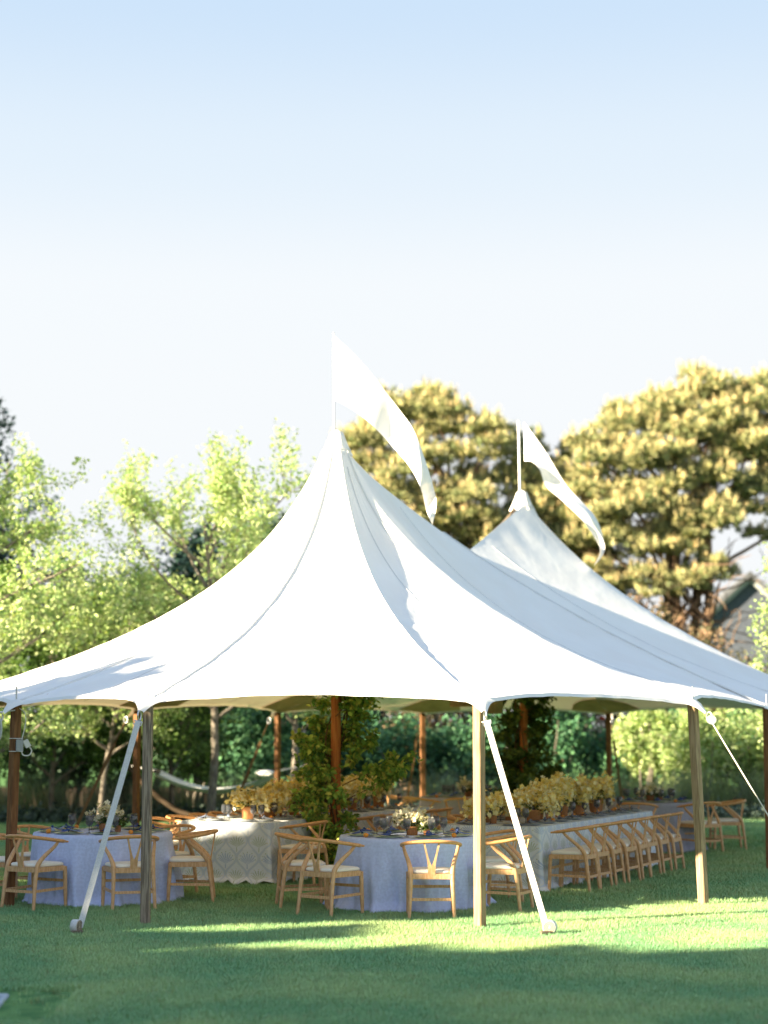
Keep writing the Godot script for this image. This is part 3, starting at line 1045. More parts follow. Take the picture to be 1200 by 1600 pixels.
# flowers in a pot: stalks, blossoms and leaves
func bouquet(called: String, at: Vector3, seed_: int, label: String, group: String, rpot: float, hpot: float, spread: float, tall: float, n_b: int, cols: Array, b_size: float, pot_mat: String) -> void:
	var rg := RandomNumberGenerator.new()
	rg.seed = seed_
	var t := thing(called, label, "flowers", at, 0.0, group)
	var st := S()
	lathe(st, [Vector2(0, 0), Vector2(rpot * 0.86, 0), Vector2(rpot, hpot * 0.86), Vector2(rpot * 1.06, hpot * 0.88), Vector2(rpot * 1.06, hpot), Vector2(rpot * 0.94, hpot), Vector2(rpot * 0.9, hpot * 0.85), Vector2(0, hpot * 0.85)], 18)
	obj("pot", st, M[pot_mat], t)
	var stem := S()
	var bx := []
	var bc := []
	var lx := []
	var lc := []
	for k in 16:
		var a := rg.randf() * TAU
		var reach := spread * sqrt(rg.randf()) 
		var hh := hpot + tall * rg.randf_range(0.45, 1.0) * (1.0 - 0.45 * pow(reach / spread, 2.0))
		var tip := Vector3(cos(a) * reach, hh, sin(a) * reach)
		var base := Vector3(cos(a), 0, sin(a)) * rpot * 0.4 + Vector3(0, hpot * 0.8, 0)
		tube(stem, bez(base, Vector3(cos(a) * reach * 0.4, hh * 0.8, sin(a) * reach * 0.4), tip, 4), 0.0025, 4)
		for j in int(n_b / 16.0):
			var p := tip + Vector3(rg.randfn(0, 0.035), rg.randfn(-0.015, 0.04), rg.randfn(0, 0.035)) * (spread / 0.2)
			var sc := b_size * rg.randf_range(0.6, 1.25)
			bx.append(Transform3D(Basis(Vector3(rg.randf() - 0.5, rg.randf() - 0.5, rg.randf() - 0.5).normalized(), rg.randf_range(0, 2.6)).scaled(Vector3.ONE * sc), p))
			bc.append((cols[rg.randi() % cols.size()] as Color) * rg.randf_range(0.8, 1.15))
		for j in 9:
			var p := base.lerp(tip, rg.randf_range(0.15, 0.9)) + Vector3(rg.randfn(0, 0.03), rg.randfn(0, 0.02), rg.randfn(0, 0.03))
			lx.append(Transform3D(Basis.from_euler(Vector3(rg.randf_range(-0.9, 0.9), rg.randf() * TAU, rg.randf_range(-0.9, 0.9))).scaled(Vector3.ONE * rg.randf_range(0.03, 0.055)), p))
			lc.append(Color(0.09, 0.14, 0.03) * rg.randf_range(0.7, 1.5))
	obj("stalks", stem, M.green_stem, t)
	scatter("blossoms", flower_mesh(), M.petal, bx, bc, t)
	scatter("leaves", leaf_mesh(), M.vine_leaf, lx, lc, t)

var mesh_cache := {}
func flower_mesh() -> Mesh:
	if mesh_cache.has("flower"): return mesh_cache.flower
	var st := S()
	st.set_smooth_group(-1)
	for k in 5:
		var a := TAU * k / 5.0
		var l := a - 0.55
		var r := a + 0.55
		var c := Vector3(0, 0, 0)
		var p1 := Vector3(cos(l) * 0.75, 0.22, sin(l) * 0.75)
		var p2 := Vector3(cos(a) * 1.0, 0.38, sin(a) * 1.0)
		var p3 := Vector3(cos(r) * 0.75, 0.22, sin(r) * 0.75)
		tri(st, c, p2, p1); tri(st, c, p3, p2)
	st.generate_normals()
	mesh_cache.flower = st.commit()
	return mesh_cache.flower

func leaf_mesh() -> Mesh:      # a leaf one unit long, folded along its midrib
	if mesh_cache.has("leaf"): return mesh_cache.leaf
	var st := S()
	st.set_smooth_group(-1)
	var m := [Vector3(0, 0, 0), Vector3(0, -0.03, 0.45), Vector3(0, -0.14, 1.0)]
	for s in [-1.0, 1.0]:
		var e := [Vector3(s * 0.27, 0.07, 0.28), Vector3(s * 0.24, 0.03, 0.66)]
		if s > 0:
			tri(st, m[0], e[0], m[1]); tri(st, m[1], e[0], e[1]); tri(st, m[1], e[1], m[2])
		else:
			tri(st, m[0], m[1], e[0]); tri(st, m[1], e[1], e[0]); tri(st, m[1], m[2], e[1])
	st.generate_normals()
	mesh_cache.leaf = st.commit()
	return mesh_cache.leaf

func small_leaf() -> Mesh:     # the same with two triangles, for crowns far off
	if mesh_cache.has("small"): return mesh_cache.small
	var st := S()
	st.set_smooth_group(-1)
	var a := Vector3(0, 0, 0)
	var b := Vector3(0.34, 0.08, 0.5)
	var c := Vector3(0, -0.1, 1.0)
	var d := Vector3(-0.34, 0.08, 0.5)
	tri(st, a, c, b); tri(st, a, d, c)
	st.generate_normals()
	mesh_cache.small = st.commit()
	return mesh_cache.small

func needle_tuft() -> Mesh:    # a shoot of needles about one unit long
	if mesh_cache.has("tuft"): return mesh_cache.tuft
	var rg := RandomNumberGenerator.new()
	rg.seed = 77
	var st := S()
	st.set_smooth_group(-1)
	for k in 15:
		var a := rg.randf() * TAU
		var up := rg.randf_range(0.25, 1.0)
		var d := Vector3(cos(a) * (1.1 - up * 0.8), up, sin(a) * (1.1 - up * 0.8)).normalized() * rg.randf_range(0.7, 1.0)
		var s := d.cross(Vector3(sin(a * 3.0), 0.3, cos(a * 2.0))).normalized() * 0.075
		var b := Vector3(0, rg.randf_range(0.0, 0.25), 0)
		tri(st, b - s, b + s, b + d)
	st.generate_normals()
	mesh_cache.tuft = st.commit()
	return mesh_cache.tuft

# ------------------------------------------------------------------ trees and plants
func rnd_dir(rg: RandomNumberGenerator) -> Vector3:
	var v := Vector3(rg.randfn(), rg.randfn(), rg.randfn())
	return v.normalized() if v.length() > 0.01 else Vector3.UP

func leaf_basis(rg: RandomNumberGenerator, size: float) -> Basis:
	return Basis.from_euler(Vector3(rg.randf_range(-1.1, 1.1), rg.randf() * TAU, rg.randf_range(-1.1, 1.1))).scaled(Vector3.ONE * size)

func bough(st: SurfaceTool, rg: RandomNumberGenerator, p: Vector3, d: Vector3, length: float, r: float, steps: int, wander: float, up: float, n := 6) -> Array:
	var pts := [p]
	var rads := [r]
	for k in steps:
		d = (d + rnd_dir(rg) * wander + Vector3.UP * up).normalized()
		p += d * length / steps
		pts.append(p)
		rads.append(r * lerpf(1.0, 0.3, (k + 1.0) / steps))
	if r > 0.004: tube(st, pts, rads, n)
	return pts

# an airy broad-leaved tree: several stems, upswept limbs, leaves along the twigs
func airy_tree(label: String, at: Vector3, h: float, spread: float, leaves: int, size: float, cols: Array, seed_: int, lean := Vector3.ZERO, low := 0.28, called := "leafy_tree", group := "") -> void:
	var rg := RandomNumberGenerator.new()
	rg.seed = seed_
	var t := thing(called, label, "tree", at, 0.0, group)
	var st := S()
	var tw := S()
	var trunk := bough(st, rg, Vector3(0, -0.05, 0), (Vector3.UP + lean).normalized(), h * 0.82, h * 0.0115 + 0.01, 8, 0.10, 0.05, 9)
	var ends := []
	var limbs := 17
	for k in limbs:
		var a := k * 2.399 + rg.randf() * 0.5
		var f := lerpf(low, 0.95, float(k) / limbs)
		var i := f * (trunk.size() - 1)
		var p: Vector3 = (trunk[int(i)] as Vector3).lerp(trunk[mini(int(i) + 1, trunk.size() - 1)], i - int(i))
		var prof := sin(PI * clampf((f - low) / (1.0 - low) * 0.78 + 0.16, 0, 1))
		var L := spread * (0.35 + 0.75 * prof) * rg.randf_range(0.8, 1.15)
		var d := Vector3(cos(a), rg.randf_range(0.25, 0.75) + f * 0.35, sin(a)).normalized()
		var lb := bough(st, rg, p, d, L, h * 0.0065 * (1.1 - f * 0.6) + 0.006, 6, 0.16, 0.05, 6)
		for m in 9:
			var q := rg.randf_range(0.28, 1.0)
			var jj := q * (lb.size() - 1)
			var p2: Vector3 = (lb[int(jj)] as Vector3).lerp(lb[mini(int(jj) + 1, lb.size() - 1)], jj - int(jj))
			var d2 := (d + rnd_dir(rg) * 0.95 + Vector3.UP * 0.28).normalized()
			var tw1 := bough(tw, rg, p2, d2, L * rg.randf_range(0.22, 0.5), 0.009, 4, 0.25, 0.04, 4)
			ends.append(tw1)
			for w in 3:
				var p3: Vector3 = tw1[rg.randi_range(1, tw1.size() - 1)]
				ends.append(bough(tw, rg, p3, (d2 + rnd_dir(rg) * 1.0).normalized(), L * rg.randf_range(0.12, 0.28), 0.0045, 3, 0.25, 0.03, 3))
	var tr := obj("trunk", st, M.grey_bark, t)
	obj("twigs", tw, M.grey_bark, t)
	var xs := []
	var cs := []
	for k in leaves:
		var e: Array = ends[rg.randi() % ends.size()]
		var q := pow(rg.randf(), 0.7) * (e.size() - 1)
		var p: Vector3 = (e[int(q)] as Vector3).lerp(e[mini(int(q) + 1, e.size() - 1)], q - int(q))
		p += Vector3(rg.randfn(), rg.randfn(), rg.randfn()) * 0.075
		xs.append(Transform3D(leaf_basis(rg, size * rg.randf_range(0.6, 1.25)), p))
		cs.append((cols[rg.randi() % cols.size()] as Color) * rg.randf_range(0.75, 1.25))
	scatter("crown", small_leaf(), M.spring_leaf, xs, cs, t)

# a dense shrub or evergreen: leaf clumps on many lobes
func bush(called: String, label: String, category: String, at: Vector3, r: Vector3, leaves: int, size: float, cols: Array, seed_: int, m: Material, group := "", lobes := 22, shell := 0.55) -> void:
	var rg := RandomNumberGenerator.new()
	rg.seed = seed_
	var t := thing(called, label, category, at, 0.0, group)
	var st := S()
	for k in 6:
		var a := rg.randf() * TAU
		bough(st, rg, Vector3(cos(a) * r.x * 0.12, -0.03, sin(a) * r.z * 0.12), Vector3(cos(a) * r.x * 0.5, r.y * 1.3, sin(a) * r.z * 0.5).normalized(), r.y * 1.5, 0.02 + r.y * 0.012, 6, 0.14, 0.0, 6)
	obj("stem", st, M.grey_bark, t)
	var bl := []
	for k in lobes:
		var d := rnd_dir(rg)
		var q := pow(rg.randf(), 0.4)
		var c := Vector3(d.x * r.x, 0, d.z * r.z) * q * 0.72
		c.y = r.y * (1.0 + d.y * q * 0.78)
		bl.append([c, rg.randf_range(0.24, 0.42)])
	var xs := []
	var cs := []
	for k in leaves:
		var b = bl[rg.randi() % bl.size()]
		var d := rnd_dir(rg)
		var q := lerpf(shell, 1.08, sqrt(rg.randf()))
		var p: Vector3 = b[0] + Vector3(d.x * r.x, d.y * minf(r.y, r.x * 1.3), d.z * r.z) * b[1] * q
		if p.y < 0.03: p.y = rg.randf_range(0.03, 0.4)
		xs.append(Transform3D(leaf_basis(rg, size * rg.randf_range(0.6, 1.25)), p))
		cs.append((cols[rg.randi() % cols.size()] as Color) * rg.randf_range(0.7, 1.3))
	scatter("crown", small_leaf(), m, xs, cs, t)

# an old pine: bent stems, flat clouds of needle shoots with pale new candles
func pine(label: String, at: Vector3, clumps: Array, per: int, seed_: int, stems := 2, dead := 0, group := "old pines behind the tent") -> void:
	var rg := RandomNumberGenerator.new()
	rg.seed = seed_
	var t := thing("pine_tree", label, "tree", at, 0.0, group)
	var st := S()
	var roots := []
	var whole := []
	for c in clumps:
		whole.append([c[0], c[1] * rg.randf_range(0.72, 0.95), c[2]])
		for k in 6:
			var d := rnd_dir(rg)
			whole.append([c[0] + Vector3(d.x * c[1].x, d.y * c[1].y * 0.9, d.z * c[1].z), c[1] * rg.randf_range(0.2, 0.5), c[2] * 1.25])
	clumps = whole
	for k in stems:
		var a := rg.randf() * TAU
		var tip := Vector3.ZERO
		for c in clumps: tip += c[0]
		tip /= clumps.size()
		tip += Vector3(rg.randf_range(-1.2, 1.2), rg.randf_range(0.5, 1.6), rg.randf_range(-0.6, 0.6))
		var p0 := Vector3(cos(a) * 0.5, -0.1, sin(a) * 0.3)
		var pts := []
		for m in 9:
			var f := m / 8.0
			pts.append(p0.lerp(tip, f) + Vector3(sin(f * 5.0 + k * 2.0) * 0.28, 0, cos(f * 4.0 + k) * 0.2) * f * 1.2)
		var rr := []
		for m in 9: rr.append(lerpf(0.22, 0.06, m / 8.0))
		tube(st, pts, rr, 9)
		roots.append(pts)
	var xs := []
	var cs := []
	var kx := []
	var kc := []
	for c in clumps:
		var cen: Vector3 = c[0]
		var rad: Vector3 = c[1]
		var pts: Array = roots[rg.randi() % roots.size()]
		var best := 0
		for m in pts.size():
			if pts[m].y < cen.y - 0.5 - rg.randf() * 1.2: best = m
		var under := cen - Vector3(0, rad.y * 0.35, 0)
		var from: Vector3 = pts[best]
		var mid := from.lerp(under, 0.55) + Vector3(rg.randfn(0, 0.25), -0.25, rg.randfn(0, 0.2))
		if rad.x > 0.72:
			tube(st, bez(from, mid, under, 6), [0.09, 0.08, 0.07, 0.06, 0.05, 0.045, 0.035], 6)
			for m in 7:
				var e := under + Vector3(rg.randf_range(-1, 1) * rad.x, rg.randf_range(-0.1, 0.7) * rad.y, rg.randf_range(-1, 1) * rad.z) * 0.8
				tube(st, bez(under.lerp(from, rg.randf() * 0.25), under.lerp(e, 0.5) - Vector3(0, 0.12, 0), e, 3), [0.03, 0.022, 0.015, 0.008], 4)
		for k in int(per * 1.35 * rad.x * rad.x * c[2]):
			var d := rnd_dir(rg)
			if d.y < -0.25: d.y *= -0.6
			var q := pow(rg.randf(), 0.48) * rg.randf_range(0.85, 1.2)
			# lumpy outline
			var lump := 1.0 + 0.28 * sin(d.x * 7.0 + cen.x * 3.0) * sin(d.z * 6.0 + cen.y * 2.0) * cos(d.y * 5.0)
			var p := cen + Vector3(d.x * rad.x, d.y * rad.y, d.z * rad.z) * q * lump
			var up := (Vector3.UP * 0.9 + d * 0.8 + rnd_dir(rg) * 0.35).normalized()
			var x := up.cross(rnd_dir(rg)).normalized()
			var sc := rg.randf_range(0.15, 0.27)
			xs.append(Transform3D(Basis(x, up, x.cross(up)).scaled(Vector3.ONE * sc), p))
			var warm := rg.randf()
			cs.append(Color(0.15, 0.20, 0.09).lerp(Color(0.47, 0.44, 0.22), warm) * rg.randf_range(0.7, 1.3))
			if q > 0.8 and d.y > -0.1 and rg.randf() < 0.4:
				var u2 := (Vector3.UP + d * 0.25).normalized()
				var x2 := u2.cross(rnd_dir(rg)).normalized()
				kx.append(Transform3D(Basis(x2 * 0.5, u2, x2.cross(u2) * 0.5).scaled(Vector3.ONE * rg.randf_range(0.18, 0.38)), p + u2 * 0.10))
				kc.append(Color(0.58, 0.45, 0.24).lerp(Color(0.48, 0.46, 0.23), rg.randf()) * rg.randf_range(0.8, 1.2))
	# bare twigs below the foliage
	for k in dead:
		var pts: Array = roots[rg.randi() % roots.size()]
		var p: Vector3 = pts[rg.randi_range(1, 5)]
		bough(st, rg, p, (rnd_dir(rg) + Vector3.UP * 0.35).normalized(), rg.randf_range(1.2, 3.2), 0.035, 7, 0.45, 0.05, 4)
	obj("trunk", st, M.pine_bark, t)
	scatter("crown", needle_tuft(), M.needle, xs, cs, t)
	scatter("new_candles", needle_tuft(), M.needle, kx, kc, t)

# stems and leaves wound round a mast
func vine(label: String, at: Vector3, top: float, r: float, leaves: int, cols: Array, seed_: int, arms: Array) -> void:
	var rg := RandomNumberGenerator.new()
	rg.seed = seed_
	var t := thing("climbing_vine", label, "plant", at, 0.0, "vines wound round the tent masts")
	var st := S()
	var ends := []
	for k in 5:
		var pts := []
		var ph := rg.randf() * TAU
		for m in 30:
			var f := m / 29.0
			var a := ph + f * 7.0
			pts.append(Vector3(cos(a) * (0.09 + 0.05 * sin(f * 9.0 + k)), f * top, sin(a) * (0.09 + 0.05 * cos(f * 8.0 + k))))
		tube(st, pts, 0.010, 5)
		for m in 26:
			var p: Vector3 = pts[rg.randi_range(1, 29)]
			var d := Vector3(p.x, 0, p.z).normalized().rotated(Vector3.UP, rg.randfn(0, 0.7))
			ends.append(bough(st, rg, p, (d + Vector3.UP * rg.randf_range(-0.2, 0.8)).normalized(), r * rg.randf_range(0.35, 1.0), 0.0045, 4, 0.3, -0.03, 4))
	for arm in arms:      # long sprays that reach out into the room
		var a := bough(st, rg, arm[0], arm[1].normalized(), arm[2], 0.007, 7, 0.13, 0.0, 5)
		ends.append(a)
		for m in 6:
			var p: Vector3 = a[rg.randi_range(2, 7)]
			ends.append(bough(st, rg, p, (arm[1].normalized() + rnd_dir(rg) * 0.7 + Vector3.UP * 0.15).normalized(), arm[2] * rg.randf_range(0.15, 0.35), 0.004, 4, 0.25, 0.02, 4))
	obj("stems", st, M.vine_stem, t)
	var xs := []
	var cs := []
	for k in leaves:
		var e: Array = ends[rg.randi() % ends.size()]
		var q := rg.randf_range(0.25, 1.0) * (e.size() - 1)
		var p: Vector3 = (e[int(q)] as Vector3).lerp(e[mini(int(q) + 1, e.size() - 1)], q - int(q))
		p += Vector3(rg.randfn(), rg.randfn(), rg.randfn()) * 0.028
		xs.append(Transform3D(leaf_basis(rg, rg.randf_range(0.06, 0.105)), p))
		cs.append((cols[rg.randi() % cols.size()] as Color) * rg.randf_range(0.7, 1.3))
	scatter("foliage", leaf_mesh(), M.vine_leaf, xs, cs, t)

func grass_tuft(seed_: int, blades: int, spread: float, h: float, w: float, bend: float) -> Mesh:
	var rg := RandomNumberGenerator.new()
	rg.seed = seed_
	var st := S()
	st.set_smooth_group(-1)
	for k in blades:
		var a := rg.randf() * TAU
		var b := Vector3(rg.randfn(), 0, rg.randfn()) * spread
		var d := Vector3(cos(a), 0, sin(a))
		var s := Vector3(-sin(a), 0, cos(a)) * w
		var hh := h * rg.randf_range(0.55, 1.15)
		var bn := bend * rg.randf_range(0.3, 1.3)
		var m := b + Vector3(0, hh * 0.6, 0) + d * hh * bn * 0.3
		var e := b + Vector3(0, hh, 0) + d * hh * bn
		tri(st, b - s, b + s, m + s * 0.75); tri(st, b - s, m + s * 0.75, m - s * 0.75); tri(st, m - s * 0.75, m + s * 0.75, e)
	st.generate_normals()
	return st.commit()

func lawn() -> void:
	var rg := RandomNumberGenerator.new()
	rg.seed = 101
	var patch := FastNoiseLite.new()
	patch.seed = 6
	patch.frequency = 0.55
	patch.fractal_octaves = 3
	var mesh := grass_tuft(1, 10, 0.022, 0.050, 0.0021, 0.7)
	var far := grass_tuft(2, 12, 0.045, 0.055, 0.0034, 0.7)
	for band in [[10.5, 14.5, 1900.0, mesh], [14.5, 20.5, 1500.0, mesh], [20.5, 28.0, 420.0, far], [28.0, 41.0, 190.0, far]]:
		var xs := []
		var cs := []
		var z: float = band[0]
		while z < band[1]:
			var half := 0.215 * z + 1.3
			var dz := 0.25
			for k in int(2.0 * half * dz * band[2]):
				var p := Vector3(rg.randf_range(-half, half), 0, -z - rg.randf() * dz)
				if p.x < -2.15 and p.z > -13.75 and p.z < -12.2 and rg.randf() < 0.985: continue
				var v := patch.get_noise_2d(p.x, p.z)
				var tall := 1.0 + 0.35 * v
				xs.append(Transform3D(Basis(Vector3.UP, rg.randf() * TAU).scaled(Vector3(1, tall * rg.randf_range(0.75, 1.2), 1)), p))
				var c := Color(0.215, 0.43, 0.225).lerp(Color(0.42, 0.56, 0.28), clampf(0.45 + v * 0.9 + rg.randfn(0, 0.2), 0, 1))
				if rg.randf() < 0.03: c = Color(0.30, 0.27, 0.14)
				cs.append(c * rg.randf_range(0.75, 1.25))
			z += dz
		scatter("lawn_grass", band[3], M.grass_blade, xs, cs, self)

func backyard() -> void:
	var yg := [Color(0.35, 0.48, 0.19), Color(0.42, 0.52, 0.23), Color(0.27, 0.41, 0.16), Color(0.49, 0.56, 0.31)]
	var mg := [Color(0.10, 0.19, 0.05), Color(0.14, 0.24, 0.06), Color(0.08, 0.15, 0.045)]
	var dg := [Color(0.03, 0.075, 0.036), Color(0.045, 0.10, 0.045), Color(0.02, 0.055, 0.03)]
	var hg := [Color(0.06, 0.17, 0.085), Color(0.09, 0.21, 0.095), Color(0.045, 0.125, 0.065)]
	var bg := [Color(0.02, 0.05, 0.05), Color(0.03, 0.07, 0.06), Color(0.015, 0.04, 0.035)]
	# broad-leaved trees beside the lawn
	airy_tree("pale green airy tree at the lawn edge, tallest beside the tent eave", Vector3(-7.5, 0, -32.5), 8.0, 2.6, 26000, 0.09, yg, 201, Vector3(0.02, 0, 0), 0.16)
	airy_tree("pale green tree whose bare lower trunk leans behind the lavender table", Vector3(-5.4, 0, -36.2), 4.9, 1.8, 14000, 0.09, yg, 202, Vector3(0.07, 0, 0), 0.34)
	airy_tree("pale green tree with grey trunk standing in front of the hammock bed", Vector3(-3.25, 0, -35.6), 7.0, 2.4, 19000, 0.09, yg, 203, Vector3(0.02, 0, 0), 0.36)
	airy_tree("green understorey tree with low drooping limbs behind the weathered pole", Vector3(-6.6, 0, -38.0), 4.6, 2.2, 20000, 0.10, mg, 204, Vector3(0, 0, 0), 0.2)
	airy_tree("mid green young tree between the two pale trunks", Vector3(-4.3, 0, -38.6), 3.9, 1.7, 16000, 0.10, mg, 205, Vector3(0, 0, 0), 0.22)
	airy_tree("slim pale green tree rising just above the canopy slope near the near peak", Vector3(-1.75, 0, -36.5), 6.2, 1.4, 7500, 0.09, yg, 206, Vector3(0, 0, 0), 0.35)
	# dark evergreens behind them
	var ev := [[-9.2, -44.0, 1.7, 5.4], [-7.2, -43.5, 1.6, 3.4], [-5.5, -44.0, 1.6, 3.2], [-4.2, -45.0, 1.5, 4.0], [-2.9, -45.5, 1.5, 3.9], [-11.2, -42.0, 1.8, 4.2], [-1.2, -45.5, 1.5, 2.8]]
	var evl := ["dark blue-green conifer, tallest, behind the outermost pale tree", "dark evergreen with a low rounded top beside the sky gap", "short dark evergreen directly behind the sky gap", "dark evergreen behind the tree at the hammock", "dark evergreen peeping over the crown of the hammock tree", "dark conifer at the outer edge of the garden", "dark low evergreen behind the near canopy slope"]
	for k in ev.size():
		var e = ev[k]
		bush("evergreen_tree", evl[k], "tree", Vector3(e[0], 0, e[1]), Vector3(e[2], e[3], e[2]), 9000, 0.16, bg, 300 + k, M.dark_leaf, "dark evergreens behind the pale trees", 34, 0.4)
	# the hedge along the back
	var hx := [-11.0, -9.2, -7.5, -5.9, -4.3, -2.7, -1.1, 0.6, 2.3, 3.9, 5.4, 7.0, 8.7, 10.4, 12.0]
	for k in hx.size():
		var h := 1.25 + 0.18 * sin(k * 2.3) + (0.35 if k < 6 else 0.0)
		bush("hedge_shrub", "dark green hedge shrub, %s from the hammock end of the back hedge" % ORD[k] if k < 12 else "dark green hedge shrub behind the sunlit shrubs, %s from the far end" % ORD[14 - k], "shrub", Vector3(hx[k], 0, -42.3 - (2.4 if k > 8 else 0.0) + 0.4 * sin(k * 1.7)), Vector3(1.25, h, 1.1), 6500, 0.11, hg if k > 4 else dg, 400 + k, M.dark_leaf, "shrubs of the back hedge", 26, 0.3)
	# sunlit shrubs
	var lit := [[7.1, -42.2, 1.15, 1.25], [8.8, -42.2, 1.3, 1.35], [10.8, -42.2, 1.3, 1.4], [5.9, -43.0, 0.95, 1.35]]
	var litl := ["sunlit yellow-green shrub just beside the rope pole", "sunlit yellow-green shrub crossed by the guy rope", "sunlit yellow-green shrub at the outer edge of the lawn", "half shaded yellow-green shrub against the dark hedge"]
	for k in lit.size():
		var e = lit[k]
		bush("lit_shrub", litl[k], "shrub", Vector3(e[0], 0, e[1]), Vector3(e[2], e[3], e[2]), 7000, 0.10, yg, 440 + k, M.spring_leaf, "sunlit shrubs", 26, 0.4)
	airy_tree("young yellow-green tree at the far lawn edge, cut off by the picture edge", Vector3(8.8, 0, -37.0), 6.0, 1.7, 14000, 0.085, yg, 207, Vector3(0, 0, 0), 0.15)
	# ornamental grasses in front of the hedge
	var rg := RandomNumberGenerator.new()
	rg.seed = 55
	var clump := grass_tuft(5, 220, 0.16, 0.95, 0.0055, 0.55)
	var src: Node3D
	for k in 46:
		var x := -9.5 + k * 0.43 + rg.randfn(0, 0.1)
		var z := -38.3 - (x + 7.0) * 0.11 - rg.randf() * 1.0
		var o := MeshInstance3D.new()
		o.mesh = clump
		o.material_override = M.tall_grass if rg.randf() < 0.6 else M.tall_grass_grey
		o.name = numbered("ornamental_grass")
		add_child(o, true)
		o.position = Vector3(x, 0, z)
		o.rotation.y = rg.randf() * TAU
		o.scale = Vector3.ONE * rg.randf_range(0.75, 1.15)
		tag(o, "clump of tall blue-green ornamental grass at the foot of the back hedge", "grass", "ornamental grasses along the hedge")
	var bx := []
	var bc := []
	for k in 16000:
		var x := rg.randf_range(-10.0, 11.0)
		var z := -37.3 - (x + 7.0) * 0.11 + rg.randfn(0, 0.28)
		bx.append(Transform3D(leaf_basis(rg, rg.randf_range(0.06, 0.13)), Vector3(x, absf(rg.randfn(0.12, 0.09)), z)))
		bc.append(Color(0.06, 0.10, 0.075).lerp(Color(0.11, 0.15, 0.13), rg.randf()))
	tag(scatter("ground_cover", small_leaf(), M.dark_leaf, bx, bc, self), "low grey-green ground cover edging the back lawn", "ground cover", "", "stuff")
	# pines
	var P1 := [[Vector3(0.2, 10.9, 0), Vector3(1.4, 0.85, 1.2), 1.0], [Vector3(-0.9, 10.0, 0.3), Vector3(1.0, 0.6, 1.0), 0.8], [Vector3(1.5, 10.4, 0.2), Vector3(1.3, 0.8, 1.1), 1.0], [Vector3(2.3, 9.6, 0.4), Vector3(1.0, 0.7, 1.0), 0.9], [Vector3(0.6, 9.4, 0.6), Vector3(1.3, 0.8, 1.0), 1.0],
		[Vector3(-0.4, 8.6, 0.5), Vector3(1.1, 0.6, 1.0), 0.9], [Vector3(1.8, 8.4, 0.7), Vector3(1.4, 0.8, 1.1), 1.0], [Vector3(0.5, 7.6, 0.6), Vector3(1.3, 0.7, 1.0), 1.0], [Vector3(-1.2, 7.6, 0.2), Vector3(0.9, 0.6, 0.9), 0.9], [Vector3(2.6, 7.3, 0.5), Vector3(1.2, 0.7, 1.0), 1.0], [Vector3(1.2, 6.4, 0.4), Vector3(1.5, 0.8, 1.0), 1.0], [Vector3(-0.3, 6.5, 0.2), Vector3(1.1, 0.7, 1.0), 1.0], [Vector3(-1.3, 8.9, -0.3), Vector3(0.8, 0.5, 0.8), 0.7], [Vector3(2.9, 6.0, 0.3), Vector3(1.2, 0.7, 1.0), 1.0], [Vector3(0.3, 5.2, 0.2), Vector3(1.5, 0.8, 1.0), 1.0]]
	pine("round-headed golden-lit pine behind the pennant of the near peak", Vector3(0.4, 0, -55), P1, 210, 501, 2, 10)
	var P2 := [[Vector3(0.0, 10.0, 0), Vector3(0.9, 0.9, 0.9), 1.0], [Vector3(0.7, 9.0, 0.2), Vector3(1.0, 0.7, 0.9), 1.0], [Vector3(-0.7, 9.0, 0.3), Vector3(0.9, 0.7, 0.9), 1.0], [Vector3(0.2, 8.0, 0.5), Vector3(1.3, 0.8, 1.0), 1.0], [Vector3(-0.9, 7.3, 0.5), Vector3(1.1, 0.7, 1.0), 1.0], [Vector3(1.3, 7.3, 0.4), Vector3(1.2, 0.7, 1.0), 1.0], [Vector3(0.2, 6.4, 0.6), Vector3(1.5, 0.8, 1.0), 1.0], [Vector3(-0.8, 5.4, 0.5), Vector3(1.3, 0.8, 1.0), 1.0], [Vector3(1.3, 5.4, 0.5), Vector3(1.4, 0.8, 1.0), 1.0], [Vector3(0.0, 4.4, 0.4), Vector3(1.6, 0.9, 1.0), 1.0]]
	pine("narrow golden-lit pine rising behind the far flagpole", Vector3(4.1, 0, -55.5), P2, 210, 502, 1, 8)
	var P2b := [[Vector3(0.0, 9.3, 0), Vector3(1.1, 0.9, 0.9), 1.0], [Vector3(-0.6, 8.3, 0.2), Vector3(1.1, 0.7, 0.9), 1.0], [Vector3(0.8, 8.2, 0.2), Vector3(1.1, 0.7, 0.9), 1.0], [Vector3(0.0, 7.2, 0.2), Vector3(1.5, 0.8, 1.0), 1.0], [Vector3(0.6, 6.1, 0.2), Vector3(1.5, 0.8, 1.0), 1.0], [Vector3(-0.8, 6.0, 0.2), Vector3(1.3, 0.8, 1.0), 1.0], [Vector3(0.2, 4.9, 0.2), Vector3(1.6, 0.9, 1.0), 1.0]]
	pine("shadowed darker pine in the dip between the flagpole and the big pine", Vector3(5.3, 0, -58), P2b, 210, 503, 1, 6)
